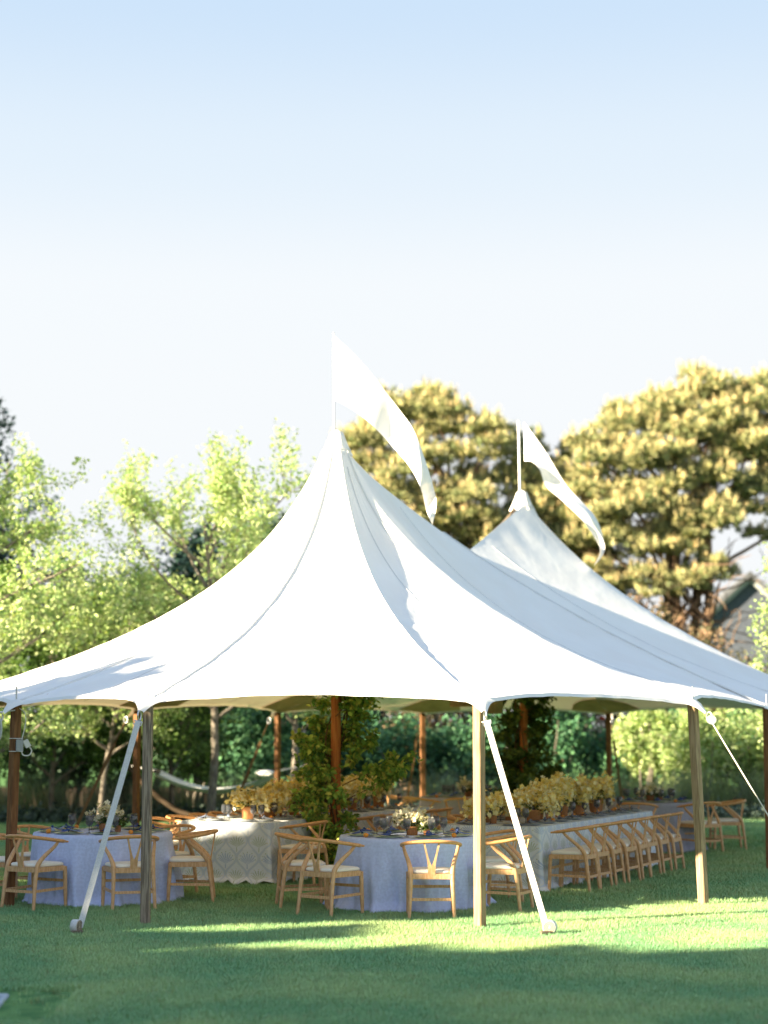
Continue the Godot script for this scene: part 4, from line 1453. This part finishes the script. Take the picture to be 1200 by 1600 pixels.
	var P3 := [[Vector3(1.3, 11.6, 0), Vector3(1.5, 0.8, 1.2), 1.0], [Vector3(2.6, 11.1, 0.2), Vector3(1.3, 0.8, 1.2), 1.0], [Vector3(-0.1, 11.0, 0.2), Vector3(1.3, 0.75, 1.1), 1.0], [Vector3(-1.3, 10.5, 0.3), Vector3(1.2, 0.7, 1.0), 1.0], [Vector3(-2.2, 10.0, 0.2), Vector3(1.0, 0.6, 1.0), 0.9], [Vector3(0.6, 10.2, 0.7), Vector3(1.5, 0.8, 1.1), 1.0], [Vector3(2.1, 9.9, 0.7), Vector3(1.4, 0.8, 1.1), 1.0], [Vector3(3.4, 9.7, 0.3), Vector3(1.1, 0.7, 1.0), 1.0], [Vector3(-0.9, 9.3, 0.8), Vector3(1.5, 0.8, 1.1), 1.0],
		[Vector3(0.9, 8.9, 0.9), Vector3(1.4, 0.7, 1.1), 1.0], [Vector3(-2.2, 8.5, 0.6), Vector3(1.2, 0.7, 1.0), 1.0], [Vector3(-0.9, 8.0, 1.0), Vector3(1.5, 0.8, 1.1), 1.0], [Vector3(2.6, 8.6, 0.6), Vector3(1.2, 0.7, 1.0), 0.9], [Vector3(0.5, 7.6, 1.0), Vector3(1.3, 0.7, 1.0), 1.0], [Vector3(-2.0, 7.1, 0.8), Vector3(1.3, 0.7, 1.0), 1.0], [Vector3(-0.4, 6.8, 1.0), Vector3(1.4, 0.7, 1.0), 0.9], [Vector3(3.9, 8.3, 0.2), Vector3(0.9, 0.6, 0.9), 0.9], [Vector3(-2.9, 6.0, 0.4), Vector3(1.1, 0.6, 1.0), 0.9], [Vector3(3.3, 7.3, 0.2), Vector3(0.9, 0.5, 0.9), 0.8], [Vector3(-1.2, 5.8, 0.9), Vector3(1.2, 0.6, 0.9), 0.6], [Vector3(0.9, 6.2, 0.8), Vector3(1.2, 0.6, 0.9), 0.6], [Vector3(-2.4, 4.9, 0.5), Vector3(1.3, 0.6, 0.9), 0.6]]
	pine("largest golden-lit pine with a maze of bare stems showing underneath", Vector3(8.4, 0, -55), P3, 210, 504, 5, 230)
	var P4 := [[Vector3(0, 10.5, 0), Vector3(1.3, 0.8, 1.1), 1.0], [Vector3(1.0, 9.7, 0), Vector3(1.3, 0.8, 1.1), 1.0], [Vector3(-0.6, 9.0, 0.3), Vector3(1.1, 0.7, 1.0), 1.0], [Vector3(0.3, 8.0, 0.3), Vector3(1.1, 0.7, 1.0), 1.0], [Vector3(1.5, 7.6, 0.2), Vector3(1.3, 0.7, 1.0), 1.0], [Vector3(0.5, 6.5, 0.2), Vector3(0.9, 0.6, 0.9), 0.9], [Vector3(1.4, 6.3, 0.4), Vector3(1.0, 0.6, 0.9), 0.9], [Vector3(0.9, 5.3, 0.6), Vector3(1.1, 0.6, 0.9), 0.8]]
	pine("pine at the outer edge, reaching in beside the grey house", Vector3(12.3, 0, -56), P4, 210, 505, 2, 40)
	# undergrowth below the pines
	for k in 9:
		bush("undergrowth_shrub", "dusky brown-green shrub under the pines, %s counting from the near peak" % ORD[k], "shrub", Vector3(1.0 + k * 1.5, 0, -50.5 - 0.6 * sin(k * 2.0)), Vector3(1.4, 2.5 + 0.4 * sin(k * 1.9), 1.0), 5000, 0.13, [Color(0.09, 0.09, 0.045), Color(0.20, 0.14, 0.08), Color(0.06, 0.065, 0.035), Color(0.26, 0.19, 0.12)], 470 + k, M.dark_leaf, "undergrowth below the pines", 24, 0.3)
	# the house behind the pines
	house()

func house() -> void:
	var t := thing("shingled_house", "grey shingled house with a white-trimmed gable, glimpsed through the pines", "house", Vector3(14.3, -0.5, -74), -0.08)
	var st := S()
	box(st, Transform3D(Basis(), Vector3(0, 2.6, -4)), Vector3(6.4, 5.4, 9.0))
	obj("wall", st, M.shingles, t)
	st = S()
	st.set_smooth_group(-1)
	var a := Vector3(-3.2, 5.3, 0.5)
	var b := Vector3(3.2, 5.3, 0.5)
	var c := Vector3(0, 8.2, 0.5)
	tri(st, a, b, c)
	tri(st, b + Vector3(0, 0, -9), a + Vector3(0, 0, -9), c + Vector3(0, 0, -9))
	obj("gable", st, M.shingles, t)
	for s in [-1.0, 1.0]:
		st = S()
		var ang: float = atan2(2.9, 3.2) * s
		box(st, Transform3D(Basis(Vector3(0, 0, 1), -ang), Vector3(s * 1.70, 6.74, -4.0)), Vector3(4.7, 0.16, 9.7))
		var roof := obj("roof", st, M.roof_shingles, t)
		st = S()
		box(st, Transform3D(Basis(Vector3(0, 0, 1), -ang), Vector3(s * 1.66, 6.61, 0.62)), Vector3(4.6, 0.22, 0.08))
		obj("rake_board", st, M.grey_plastic, roof)

func hammock() -> void:
	var z := -36.6
	var t := thing("hammock", "white hammock with a pillow slung on a curved wooden stand", "hammock", Vector3(-3.2, 0, z))
	var st := S()
	var arc := []
	for k in 25:
		var f := k / 24.0
		var x := lerpf(-1.72, 1.80, f)
		arc.append(Vector3(x, 0.10 + 1.08 * pow(absf(x / 1.75), 2.1), 0.0))
	tube(st, arc, 0.055, 8)
	obj("stand", st, M.hammock_wood, t)
	for x in [-0.75, 0.75]:
		st = S()
		box(st, Transform3D(Basis(), Vector3(x, 0.06, 0)), Vector3(0.09, 0.10, 1.1), 0.01)
		obj("foot", st, M.hammock_wood, t)
	var rows := []
	for k in 21:
		var f := k / 20.0
		var row := []
		for j in 9:
			var b := j / 8.0 - 0.5
			var x := lerpf(-1.15, 1.15, f)
			row.append(Vector3(x, 0.70 + 0.33 * pow(absf(x / 1.15), 2.0) - 0.10 * (1.0 - 4.0 * b * b), b * 1.3))
		rows.append(row)
	st = S()
	sheet(st, rows)
	obj("bed", st, M.hammock_cloth, t)
	for s in [-1.0, 1.0]:
		st = S()
		tube(st, [Vector3(s * 1.16, 1.03, -0.68), Vector3(s * 1.16, 1.03, 0.68)], 0.022, 7)
		obj("spreader_bar", st, M.hammock_wood, t)
		st = S()
		for j in 9:
			tube(st, [Vector3(s * 1.16, 1.03, -0.62 + 0.155 * j), Vector3(s * 1.70, 1.14, 0)], 0.006, 4)
		obj("cords", st, M.webbing, t)
	st = S()
	blob(st, Vector3(0.92, 1.0, 0), Vector3(0.19, 0.055, 0.42), 12, 8)
	obj("pillow", st, M.hammock_cloth, t)

func shade_makers() -> void:
	# a belt of tall evergreens beyond the frame, whose long shadows cover the front lawn
	var mg := [Color(0.03, 0.06, 0.03), Color(0.05, 0.09, 0.04)]
	var belt := [[-17.6, 1.6, 2.0, 5.6], [-17.0, -1.0, 2.0, 5.6], [-18.0, -3.4, 2.0, 5.5], [-17.0, -5.2, 1.8, 5.5], [-17.4, -7.1, 1.5, 4.6], [-17.0, -8.55, 1.1, 3.7], [-17.0, -10.1, 1.0, 3.65], [-17.0, -12.0, 1.4, 4.5], [-17.6, -13.9, 1.6, 4.7], [-19.0, -12.9, 1.7, 4.9], [-16.8, -16.1, 1.5, 3.8], [-17.2, -18.5, 1.5, 3.8], [-16.8, -20.9, 1.5, 3.6], [-17.0, -23.5, 1.6, 3.7], [-17.4, -26.2, 1.7, 3.7], [-17.0, -29.0, 1.8, 3.7], [-17.3, -31.9, 1.8, 3.7], [-17.0, -34.9, 1.8, 3.7]]
	for k in belt.size():
		var e = belt[k]
		bush("boundary_evergreen", "tall evergreen of the garden boundary, %s counting away from the viewer" % ORD[k] if k < 12 else ORD[k - 12] + " beyond the twelfth", "tree", Vector3(e[0], 0, e[1]), Vector3(e[2], e[3], e[2]), 9500, 0.42, mg, 600 + k, M.dark_leaf, "evergreens along the garden boundary", 34, 0.2)

# ------------------------------------------------------------------ laying the tables
func lay_round(c: Vector3, r: float, who: String, seats: int, start: float, seed_: int) -> void:
	var rg := RandomNumberGenerator.new()
	rg.seed = seed_
	for k in seats:
		var a := start + TAU * k / seats
		var d := Vector3(sin(a), 0, cos(a))
		var s := Vector3(d.z, 0, -d.x)
		var turn := a
		var o: String = ORD[k]
		var y := Vector3(0, TH + 0.001, 0)
		place("charger", c + d * (r - 0.20) + y, turn + 0.1, "pale green scalloped charger, %s place anticlockwise from front, %s" % [o, who], "chargers on the round tables")
		place("napkin_blue", c + d * (r - 0.20) + y + Vector3(0, 0.022, 0), turn + PI / 2 + rg.randfn(0, 0.3), "knotted dark blue napkin, %s place anticlockwise from front, %s" % [o, who], "napkins on the round tables")
		place("glass", c + d * (r - 0.40) + s * 0.11 + y, 0.0, "smoky goblet, %s place anticlockwise from front, %s" % [o, who], "goblets on the round tables")
		place("cutlery", c + d * (r - 0.17) - s * 0.19 + y, turn + PI, "steel fork, %s place anticlockwise from front, %s" % [o, who], "forks on the round tables")
		place("knife", c + d * (r - 0.17) + s * 0.19 + y, turn + PI, "steel knife, %s place anticlockwise from front, %s" % [o, who], "knives on the round tables")
		if k % 2 == 0:
			place("orange", c + d * (r - 0.15) + s * 0.26 + y, rg.randf() * TAU, "small orange between places, %s place anticlockwise from front, %s" % [o, who], "small oranges on the tables")
	var white := [Color(0.80, 0.76, 0.60), Color(0.85, 0.82, 0.74), Color(0.78, 0.68, 0.45)]
	bouquet("flower_bowl", c + Vector3(0.02, TH, 0.0), seed_ + 3, "low bowl of cream and white flowers centred on %s" % who, "flowers on the round tables", 0.065, 0.09, 0.17, 0.20, 150, white, 0.030, "terracotta")
	bouquet("bud_vase", c + Vector3(0.17, TH, 0.05), seed_ + 4, "small pot of white ranunculus beside the bowl on %s" % who, "flowers on the round tables", 0.035, 0.07, 0.07, 0.11, 26, [Color(0.86, 0.84, 0.78)], 0.042, "terracotta")

func lay_long(a: Vector3, length: float, who: String, seed_: int, first_pot: float) -> void:
	var rg := RandomNumberGenerator.new()
	rg.seed = seed_
	var n := 9
	var y := Vector3(0, TH + 0.004, 0)
	for side in 2:
		var sn: String = "hammock side" if side == 0 else "rope-pole side"
		var across := 0.21 if side == 0 else RW - 0.21
		var sg := -1.0 if side == 0 else 1.0
		var turn := atan2(PX.x * sg, PX.z * sg)
		for k in n:
			var p := a + AX * (0.27 + k * (length - 0.54) / (n - 1)) + PX * across + y
			var o: String = ORD[k]
			place("plate", p, turn, "grey dinner plate, %s place from near end, %s of %s" % [o, sn, who], "plates on the long tables")
			place("napkin_slate", p + Vector3(0, 0.022, 0), turn + PI / 2 + rg.randfn(0, 0.25), "knotted slate napkin, %s place from near end, %s of %s" % [o, sn, who], "napkins on the long tables")
			place("glass", p - PX * sg * 0.20 + AX * 0.10, 0.0, "smoky goblet, %s place from near end, %s of %s" % [o, sn, who], "goblets on the long tables")
	for k in 2:
		var p := a + PX * (RW * (0.32 + 0.36 * k)) + AX * 0.17 + y
		var nm: String = "hammock-side half" if k == 0 else "rope-pole-side half"
		place("plate", p, atan2(-AX.x, -AX.z), "grey dinner plate at the near end, %s of %s" % [nm, who], "plates on the long tables")
		place("glass", p + AX * 0.21 + PX * 0.08, 0.0, "smoky goblet behind the near-end plate, %s of %s" % [nm, who], "goblets on the long tables")
	var gold := [Color(0.90, 0.74, 0.28), Color(0.92, 0.83, 0.46), Color(0.86, 0.65, 0.22), Color(0.92, 0.87, 0.62)]
	var m := 10
	for k in m:
		var f := first_pot + k * (length - first_pot - 0.35) / (m - 1)
		var p := a + AX * f + PX * (RW / 2 + rg.randfn(0, 0.07)) + Vector3(0, TH + 0.003, 0)
		var o: String = ORD[k]
		bouquet("flower_pot", p, seed_ + 20 + k, "terracotta pot of yellow blossom, %s from near end of %s" % [o, who], "flower pots along the long tables", rg.randf_range(0.07, 0.10), rg.randf_range(0.13, 0.17), rg.randf_range(0.20, 0.29), rg.randf_range(0.20, 0.36) * (0.65 if k < 3 else 1.0), 520, gold, 0.032, "terracotta")
		if k % 2 == 1:
			place("candle", p + AX * 0.27 + PX * 0.04, 0.0, "cream taper candle beside the %s pot from the near end of %s" % [o, who], "taper candles on the long tables")
		place("orange", p + PX * (0.17 + rg.randf() * 0.05) + AX * 0.2, rg.randf() * TAU, "small orange beside the %s pot from the near end of %s" % [o, who], "small oranges on the tables")

func small_things() -> void:
	# junction box strapped to the pole at the outer edge
	var f := foot(11)
	var t := thing("junction_box", "small grey electrical box with a white cable strapped to the outermost near pole", "electrical box", f + Vector3(0.055, 1.68, 0.06), 0.3)
	var st := S()
	box(st, Transform3D(Basis(), Vector3.ZERO), Vector3(0.075, 0.13, 0.05), 0.006)
	obj("case", st, M.grey_plastic, t)
	st = S()
	box(st, Transform3D(Basis(Vector3(0, 0, 1), 0.5), Vector3(0.075, 0.02, 0.0)), Vector3(0.06, 0.085, 0.045), 0.005)
	obj("plug", st, M.white_plastic, t)
	st = S()
	tube(st, smooth_path([Vector3(0.09, 0.0, 0), Vector3(0.125, -0.05, 0.01), Vector3(0.10, -0.10, 0.01), Vector3(0.04, -0.10, 0.01), Vector3(0.02, -0.06, 0)], 4), 0.008, 6)
	tube(st, smooth_path([Vector3(0.02, 0.06, 0.0), Vector3(0.055, 0.22, 0.0), Vector3(0.05, 0.34, -0.02), Vector3(-0.02, 0.40, -0.05)], 4), 0.006, 6)
	obj("cable", st, M.white_plastic, t)
	for y in [0.075, -0.06]:
		st = S()
		tube(st, [Vector3(-0.11, y, -0.01), Vector3(0.03, y, 0.03)], 0.004, 5)
		obj("cable_tie", st, M.white_plastic, t)
	# woven drum shades hanging in the tent
	var shades := [[Vector3(0.05, 2.275, -24.4), 0.20, "woven drum shade just beside the nearer vine"], [Vector3(1.16, 2.17, -28.0), 0.19, "pale woven drum shade hanging nearer the lit pole"], [Vector3(1.54, 2.065, -28.05), 0.22, "lowest woven drum shade, half hidden by the lit pole"]]
	for s in shades:
		var o := thing("pendant_shade", s[2], "lamp shade", s[0], 0.0, "woven shades hung in the tent")
		st = S()
		lathe(st, [Vector2(s[1] - 0.006, 0.0), Vector2(s[1], 0.0), Vector2(s[1], 0.34), Vector2(s[1] - 0.006, 0.34), Vector2(s[1] - 0.006, 0.0)], 32)
		obj("drum", st, M.rattan, o)
		st = S()
		for y in [0.006, 0.335]:
			var ring := []
			for k in 25: ring.append(Vector3(cos(TAU * k / 24.0) * s[1], y, sin(TAU * k / 24.0) * s[1]))
			tube(st, ring, 0.007, 5)
		obj("rim", st, M.rattan, o)
		st = S()
		tube(st, [Vector3(0, 0.33, 0), Vector3(0, 4.3 - s[0].y, 0)], 0.004, 5)
		for k in 3:
			tube(st, [Vector3(0, 0.5, 0), Vector3(cos(k * 2.1) * s[1], 0.335, sin(k * 2.1) * s[1])], 0.003, 4)
		obj("cord", st, M.rope, o)
	# stone at the lawn's edge
	t = thing("paving_stone", "bluestone slab set flush in the lawn, showing at the bottom corner", "paving stone", Vector3(-3.16, 0.012, -13.0), 0.08)
	st = S()
	box(st, Transform3D(Basis(), Vector3(0, -0.02, 0)), Vector3(1.15, 0.06, 1.0), 0.01)
	obj("slab", st, M.bluestone, t)
	st = S()
	blob(st, Vector3.ZERO, Vector3(0.05, 0.03, 0.03), 8, 6)
	var red := obj("hanging_tag", st, M.red_plastic, self)
	red.position = foot(5) + Vector3(-0.12, 2.03, 0.05)
	tag(red, "small red tag hanging beside the head of a back pole", "tag")

func _ready() -> void:
	# ---- camera, sky, sun, exposure
	var cam := Camera3D.new()
	cam.name = "camera"
	cam.fov = 30.34
	cam.near = 0.1
	cam.far = 600.0
	cam.position = Vector3(0, 1.88, 0)
	cam.rotation.x = atan(335.0 / 2950.0)
	var lens := CameraAttributesPhysical.new()
	lens.frustum_focal_length = 64.54
	lens.frustum_focus_distance = 19.0
	lens.frustum_near = 0.1
	lens.frustum_far = 600.0
	lens.exposure_aperture = 1.0
	cam.attributes = lens
	add_child(cam)
	cam.fov = 30.34
	cam.current = true
	# a clear, hazy evening sky: white low down, pale blue above; the same all round
	var sky := PanoramaSkyMaterial.new()
	var stops := [[-90.0, 0.12, 0.15, 0.10], [-2.0, 0.40, 0.42, 0.38], [0.0, 0.95, 0.965, 0.97], [6.0, 0.935, 0.965, 0.985], [10.0, 0.93, 0.965, 0.99], [13.2, 0.915, 0.96, 0.995], [17.0, 0.78, 0.885, 0.985], [21.6, 0.62, 0.78, 0.965], [30.0, 0.54, 0.72, 0.965], [50.0, 0.51, 0.69, 0.96], [90.0, 0.50, 0.68, 0.95]]
	var sim := Image.create(64, 1024, false, Image.FORMAT_RGBF)
	for y in 1024:
		var e := 90.0 - 180.0 * (y + 0.5) / 1024.0
		var c := Color.BLACK
		for k in stops.size() - 1:
			if e >= stops[k][0] and e <= stops[k + 1][0]:
				var f: float = smoothstep(0.0, 1.0, (e - stops[k][0]) / (stops[k + 1][0] - stops[k][0])) * 0.5 + 0.5 * (e - stops[k][0]) / (stops[k + 1][0] - stops[k][0])
				c = Color(lerpf(stops[k][1], stops[k + 1][1], f), lerpf(stops[k][2], stops[k + 1][2], f), lerpf(stops[k][3], stops[k + 1][3], f))
		for x in 64: sim.set_pixel(x, y, c)
	sky.panorama = ImageTexture.create_from_image(sim)
	sky.energy_multiplier = 1.0 / 6.3
	var env := Environment.new()
	env.background_mode = Environment.BG_SKY
	env.sky = Sky.new()
	env.sky.sky_material = sky
	env.tonemap_mode = Environment.TONE_MAPPER_LINEAR
	env.tonemap_exposure = 6.3
	env.sdfgi_enabled = true
	env.ssao_enabled = true
	env.ssil_enabled = true
	var we := WorldEnvironment.new()
	we.name = "world"
	we.environment = env
	add_child(we)
	var sun := DirectionalLight3D.new()
	sun.name = "sun"
	sun.light_color = Color(1.0, 0.92, 0.77)
	sun.light_energy = 1.55
	sun.light_angular_distance = 0.6
	sun.shadow_enabled = true
	# the sun stands low over the hammock side, a touch towards the viewer
	var az := deg_to_rad(66.0)
	var el := deg_to_rad(20.0)
	var to_sun := Vector3(-sin(az) * cos(el), sin(el), cos(az) * cos(el))
	sun.basis = Basis.looking_at(-to_sun, Vector3.UP)
	add_child(sun)

	# ---- materials and setting
	make_materials()
	leaf_mat("tall_grass", lin(0.13, 0.20, 0.10), 0.5)
	leaf_mat("tall_grass_grey", lin(0.17, 0.22, 0.16), 0.5)
	var dgm := mat("dark_glass", lin(0.03, 0.035, 0.04), 0.1, 0.6)
	var st := S()
	sheet(st, [[Vector3(-250, 0, -400), Vector3(-250, 0, 60)], [Vector3(250, 0, -400), Vector3(250, 0, 60)]])
	st.set_smooth_group(0)
	var ground := obj("lawn", st, M.lawn_soil, self)
	tag(ground, "wide mown lawn round the tent", "lawn", "", "structure")
	var bed := S()
	var rows := [[], []]
	for k in 31:
		var x := -12.0 + k * 0.85
		rows[0].append(Vector3(x, 0.004, -37.5 - (x + 7.0) * 0.11))
		rows[1].append(Vector3(x, 0.004, -60.0))
	sheet(bed, [rows[1], rows[0]])
	tag(obj("planting_bed", bed, M.mulch, self), "mulched bed under the hedge and trees", "ground", "", "structure")

	make_tent()
	# ---- tables
	var TL := Vector3(-3.05, 0, -20.75)
	var TM := Vector3(0.275, 0, -20.1)
	var TF := Vector3(4.05, 0, -29.2)
	var TG := Vector3(1.35, 0, -31.0)
	var wl := "the lavender table by the weathered pole"
	var wm := "the lavender table by the tan pole"
	var wf := "the far table past the chair row"
	var wg := "the rearmost round table"
	round_table(TL, 0.74, "lavender_cloth", "round table in lavender cloth beside the grey weathered pole and stake strap", 1)
	round_table(TM, 0.735, "lavender_cloth", "round table in lavender cloth just behind the pale tan pole", 2)
	round_table(TF, 0.76, "grey_lavender_cloth", "round table in grey-lavender cloth beyond the end of the chair row", 3)
	round_table(TG, 0.76, "grey_lavender_cloth", "rearmost round table in grey-lavender cloth between the two long tables", 4)
	var RA := Vector3(1.77, 0, -21.70) - PX * RW
	var LA := Vector3(-2.47, 0, -23.12)
	var RLEN := 4.5
	var LLEN := 4.9
	long_table(RA, RLEN, "long table in patterned cloth with the outer row of chairs, near the rope pole", 5)
	long_table(LA, LLEN, "long table in blue palmette cloth on the hammock side", 6)

	# ---- chairs
	chair0 = make_chair()
	var gr := "chairs round the round tables"
	chair(0.47, -19.0, -0.03, -1.0, CHAIR + "back turned to the viewer, directly beside the tan pole", gr)
	chair(-0.52, -19.2, 0.60, -0.80, CHAIR + "angled, nearest pair in front of the leafy mast, front one", gr)
	chair(-0.84, -20.02, 0.98, -0.12, CHAIR + "side on, nearest pair in front of the leafy mast, rear one", gr)
	chair(1.20, -19.58, -0.93, -0.36, CHAIR + "side on, behind the tan pole and its strap", gr)
	chair(1.18, -20.52, -0.95, 0.30, CHAIR + "turned towards the viewer behind the tan pole", gr)
	chair(-3.63, -19.88, 0.50, -0.87, CHAIR + "nearest, angled, in front of the outermost pole", gr)
	chair(-2.62, -19.8, -0.38, -0.92, CHAIR + "half hidden by the weathered pole and white strap", gr)
	chair(-2.10, -20.62, -0.99, 0.06, CHAIR + "side on, standing clear between weathered pole and blue palmette cloth", gr)
	chair(-4.17, -20.55, 0.99, -0.15, CHAIR + "cut by the picture edge, behind the angled one", gr)
	chair(-3.86, -21.4, 0.75, 0.65, CHAIR + "rail just showing behind the lavender table by the outermost pole", gr)
	chair(-2.42, -21.5, -0.65, 0.75, CHAIR + "behind the lavender table, seen past the weathered pole", gr)
	chair(4.72, -28.45, -0.55, -0.83, CHAIR + "nearer one at the far grey-lavender table", gr)
	chair(5.22, -29.15, -0.99, 0.0, CHAIR + "outermost one at the far grey-lavender table", gr)
	chair(3.75, -28.2, 0.25, -0.97, CHAIR + "at the far grey-lavender table, behind the rope pole", gr)
	chair(3.2, -29.9, 0.8, 0.5, CHAIR + "beyond the far grey-lavender table", gr)
	for k in 6:
		var a := -1.6 + k * 0.75
		var d := Vector3(sin(a), 0, cos(a))
		var p := TG + d * 1.02
		chair(p.x, p.z, -d.x, -d.z, CHAIR + "%s clockwise from the hammock side at the rearmost round table" % ORD[5 - k], gr)
	for k in 8:
		var p := RA + PX * (RW + 0.33) + AX * (0.17 + k * 0.505)
		chair(p.x, p.z, -PX.x, -PX.z, CHAIR + "%s in the outer row from its near end, rope-pole side" % ORD[k], "outer row of chairs at the long table", 0.865)
	for k in 8:
		var p := RA - PX * 0.33 + AX * (0.30 + k * 0.505)
		chair(p.x, p.z, PX.x, PX.z, CHAIR + "%s from near end, inner row of the rope-pole long table" % ORD[k], "inner row of chairs at the rope-pole long table", 0.865)
	for k in 9:
		var p := LA - PX * 0.30 + AX * (0.20 + k * 0.53)
		chair(p.x, p.z, PX.x, PX.z, CHAIR + "%s from near end, hammock side of the palmette table" % ORD[k], "chairs at the palmette long table", 0.9)
	for k in 8:
		if k in [1, 2]: continue
		var p := LA + PX * (RW + 0.33) + AX * (0.25 + k * 0.56)
		chair(p.x, p.z, -PX.x, -PX.z, CHAIR + "%s from near end, mast side of the palmette table" % ORD[k], "chairs at the palmette long table", 0.9)

	# ---- what lies on the tables
	lay_round(TL, 0.74, wl, 8, 0.2, 31)
	lay_round(TM, 0.735, wm, 8, 0.35, 32)
	lay_round(TF, 0.76, wf, 8, 0.1, 33)
	lay_round(TG, 0.76, wg, 8, 0.3, 34)
	lay_long(RA, RLEN, "the rope-pole long table", 41, 0.45)
	lay_long(LA, LLEN, "the palmette table", 42, 0.55)

	# ---- plants
	var vc := [Color(0.22, 0.37, 0.07), Color(0.34, 0.46, 0.09), Color(0.13, 0.26, 0.055), Color(0.46, 0.48, 0.11)]
	vine("leafy vine on the nearer mast with long sprays reaching out", C1, 2.75, 0.50, 7500, vc, 71, [[Vector3(0.1, 0.95, 0.1), Vector3(0.9, 0.75, 0.25), 0.85], [Vector3(0.08, 1.15, 0.1), Vector3(0.9, 0.5, 0.1), 0.7], [Vector3(0.05, 1.3, 0.1), Vector3(0.8, 0.8, 0.0), 0.6], [Vector3(-0.05, 1.5, 0.1), Vector3(-0.9, 0.4, 0.2), 0.45], [Vector3(0.0, 2.0, 0.1), Vector3(0.6, 0.6, 0.2), 0.45]])
	vine("darker bushy vine on the far mast behind the rope-pole table", tp(0, SPAN), 2.75, 0.56, 8500, [Color(0.10, 0.16, 0.035), Color(0.16, 0.21, 0.04), Color(0.06, 0.11, 0.028)], 72, [[Vector3(0.1, 1.0, 0.1), Vector3(0.9, 0.4, 0.3), 0.5]])
	small_things()
	hammock()
	backyard()
	shade_makers()
	lawn()
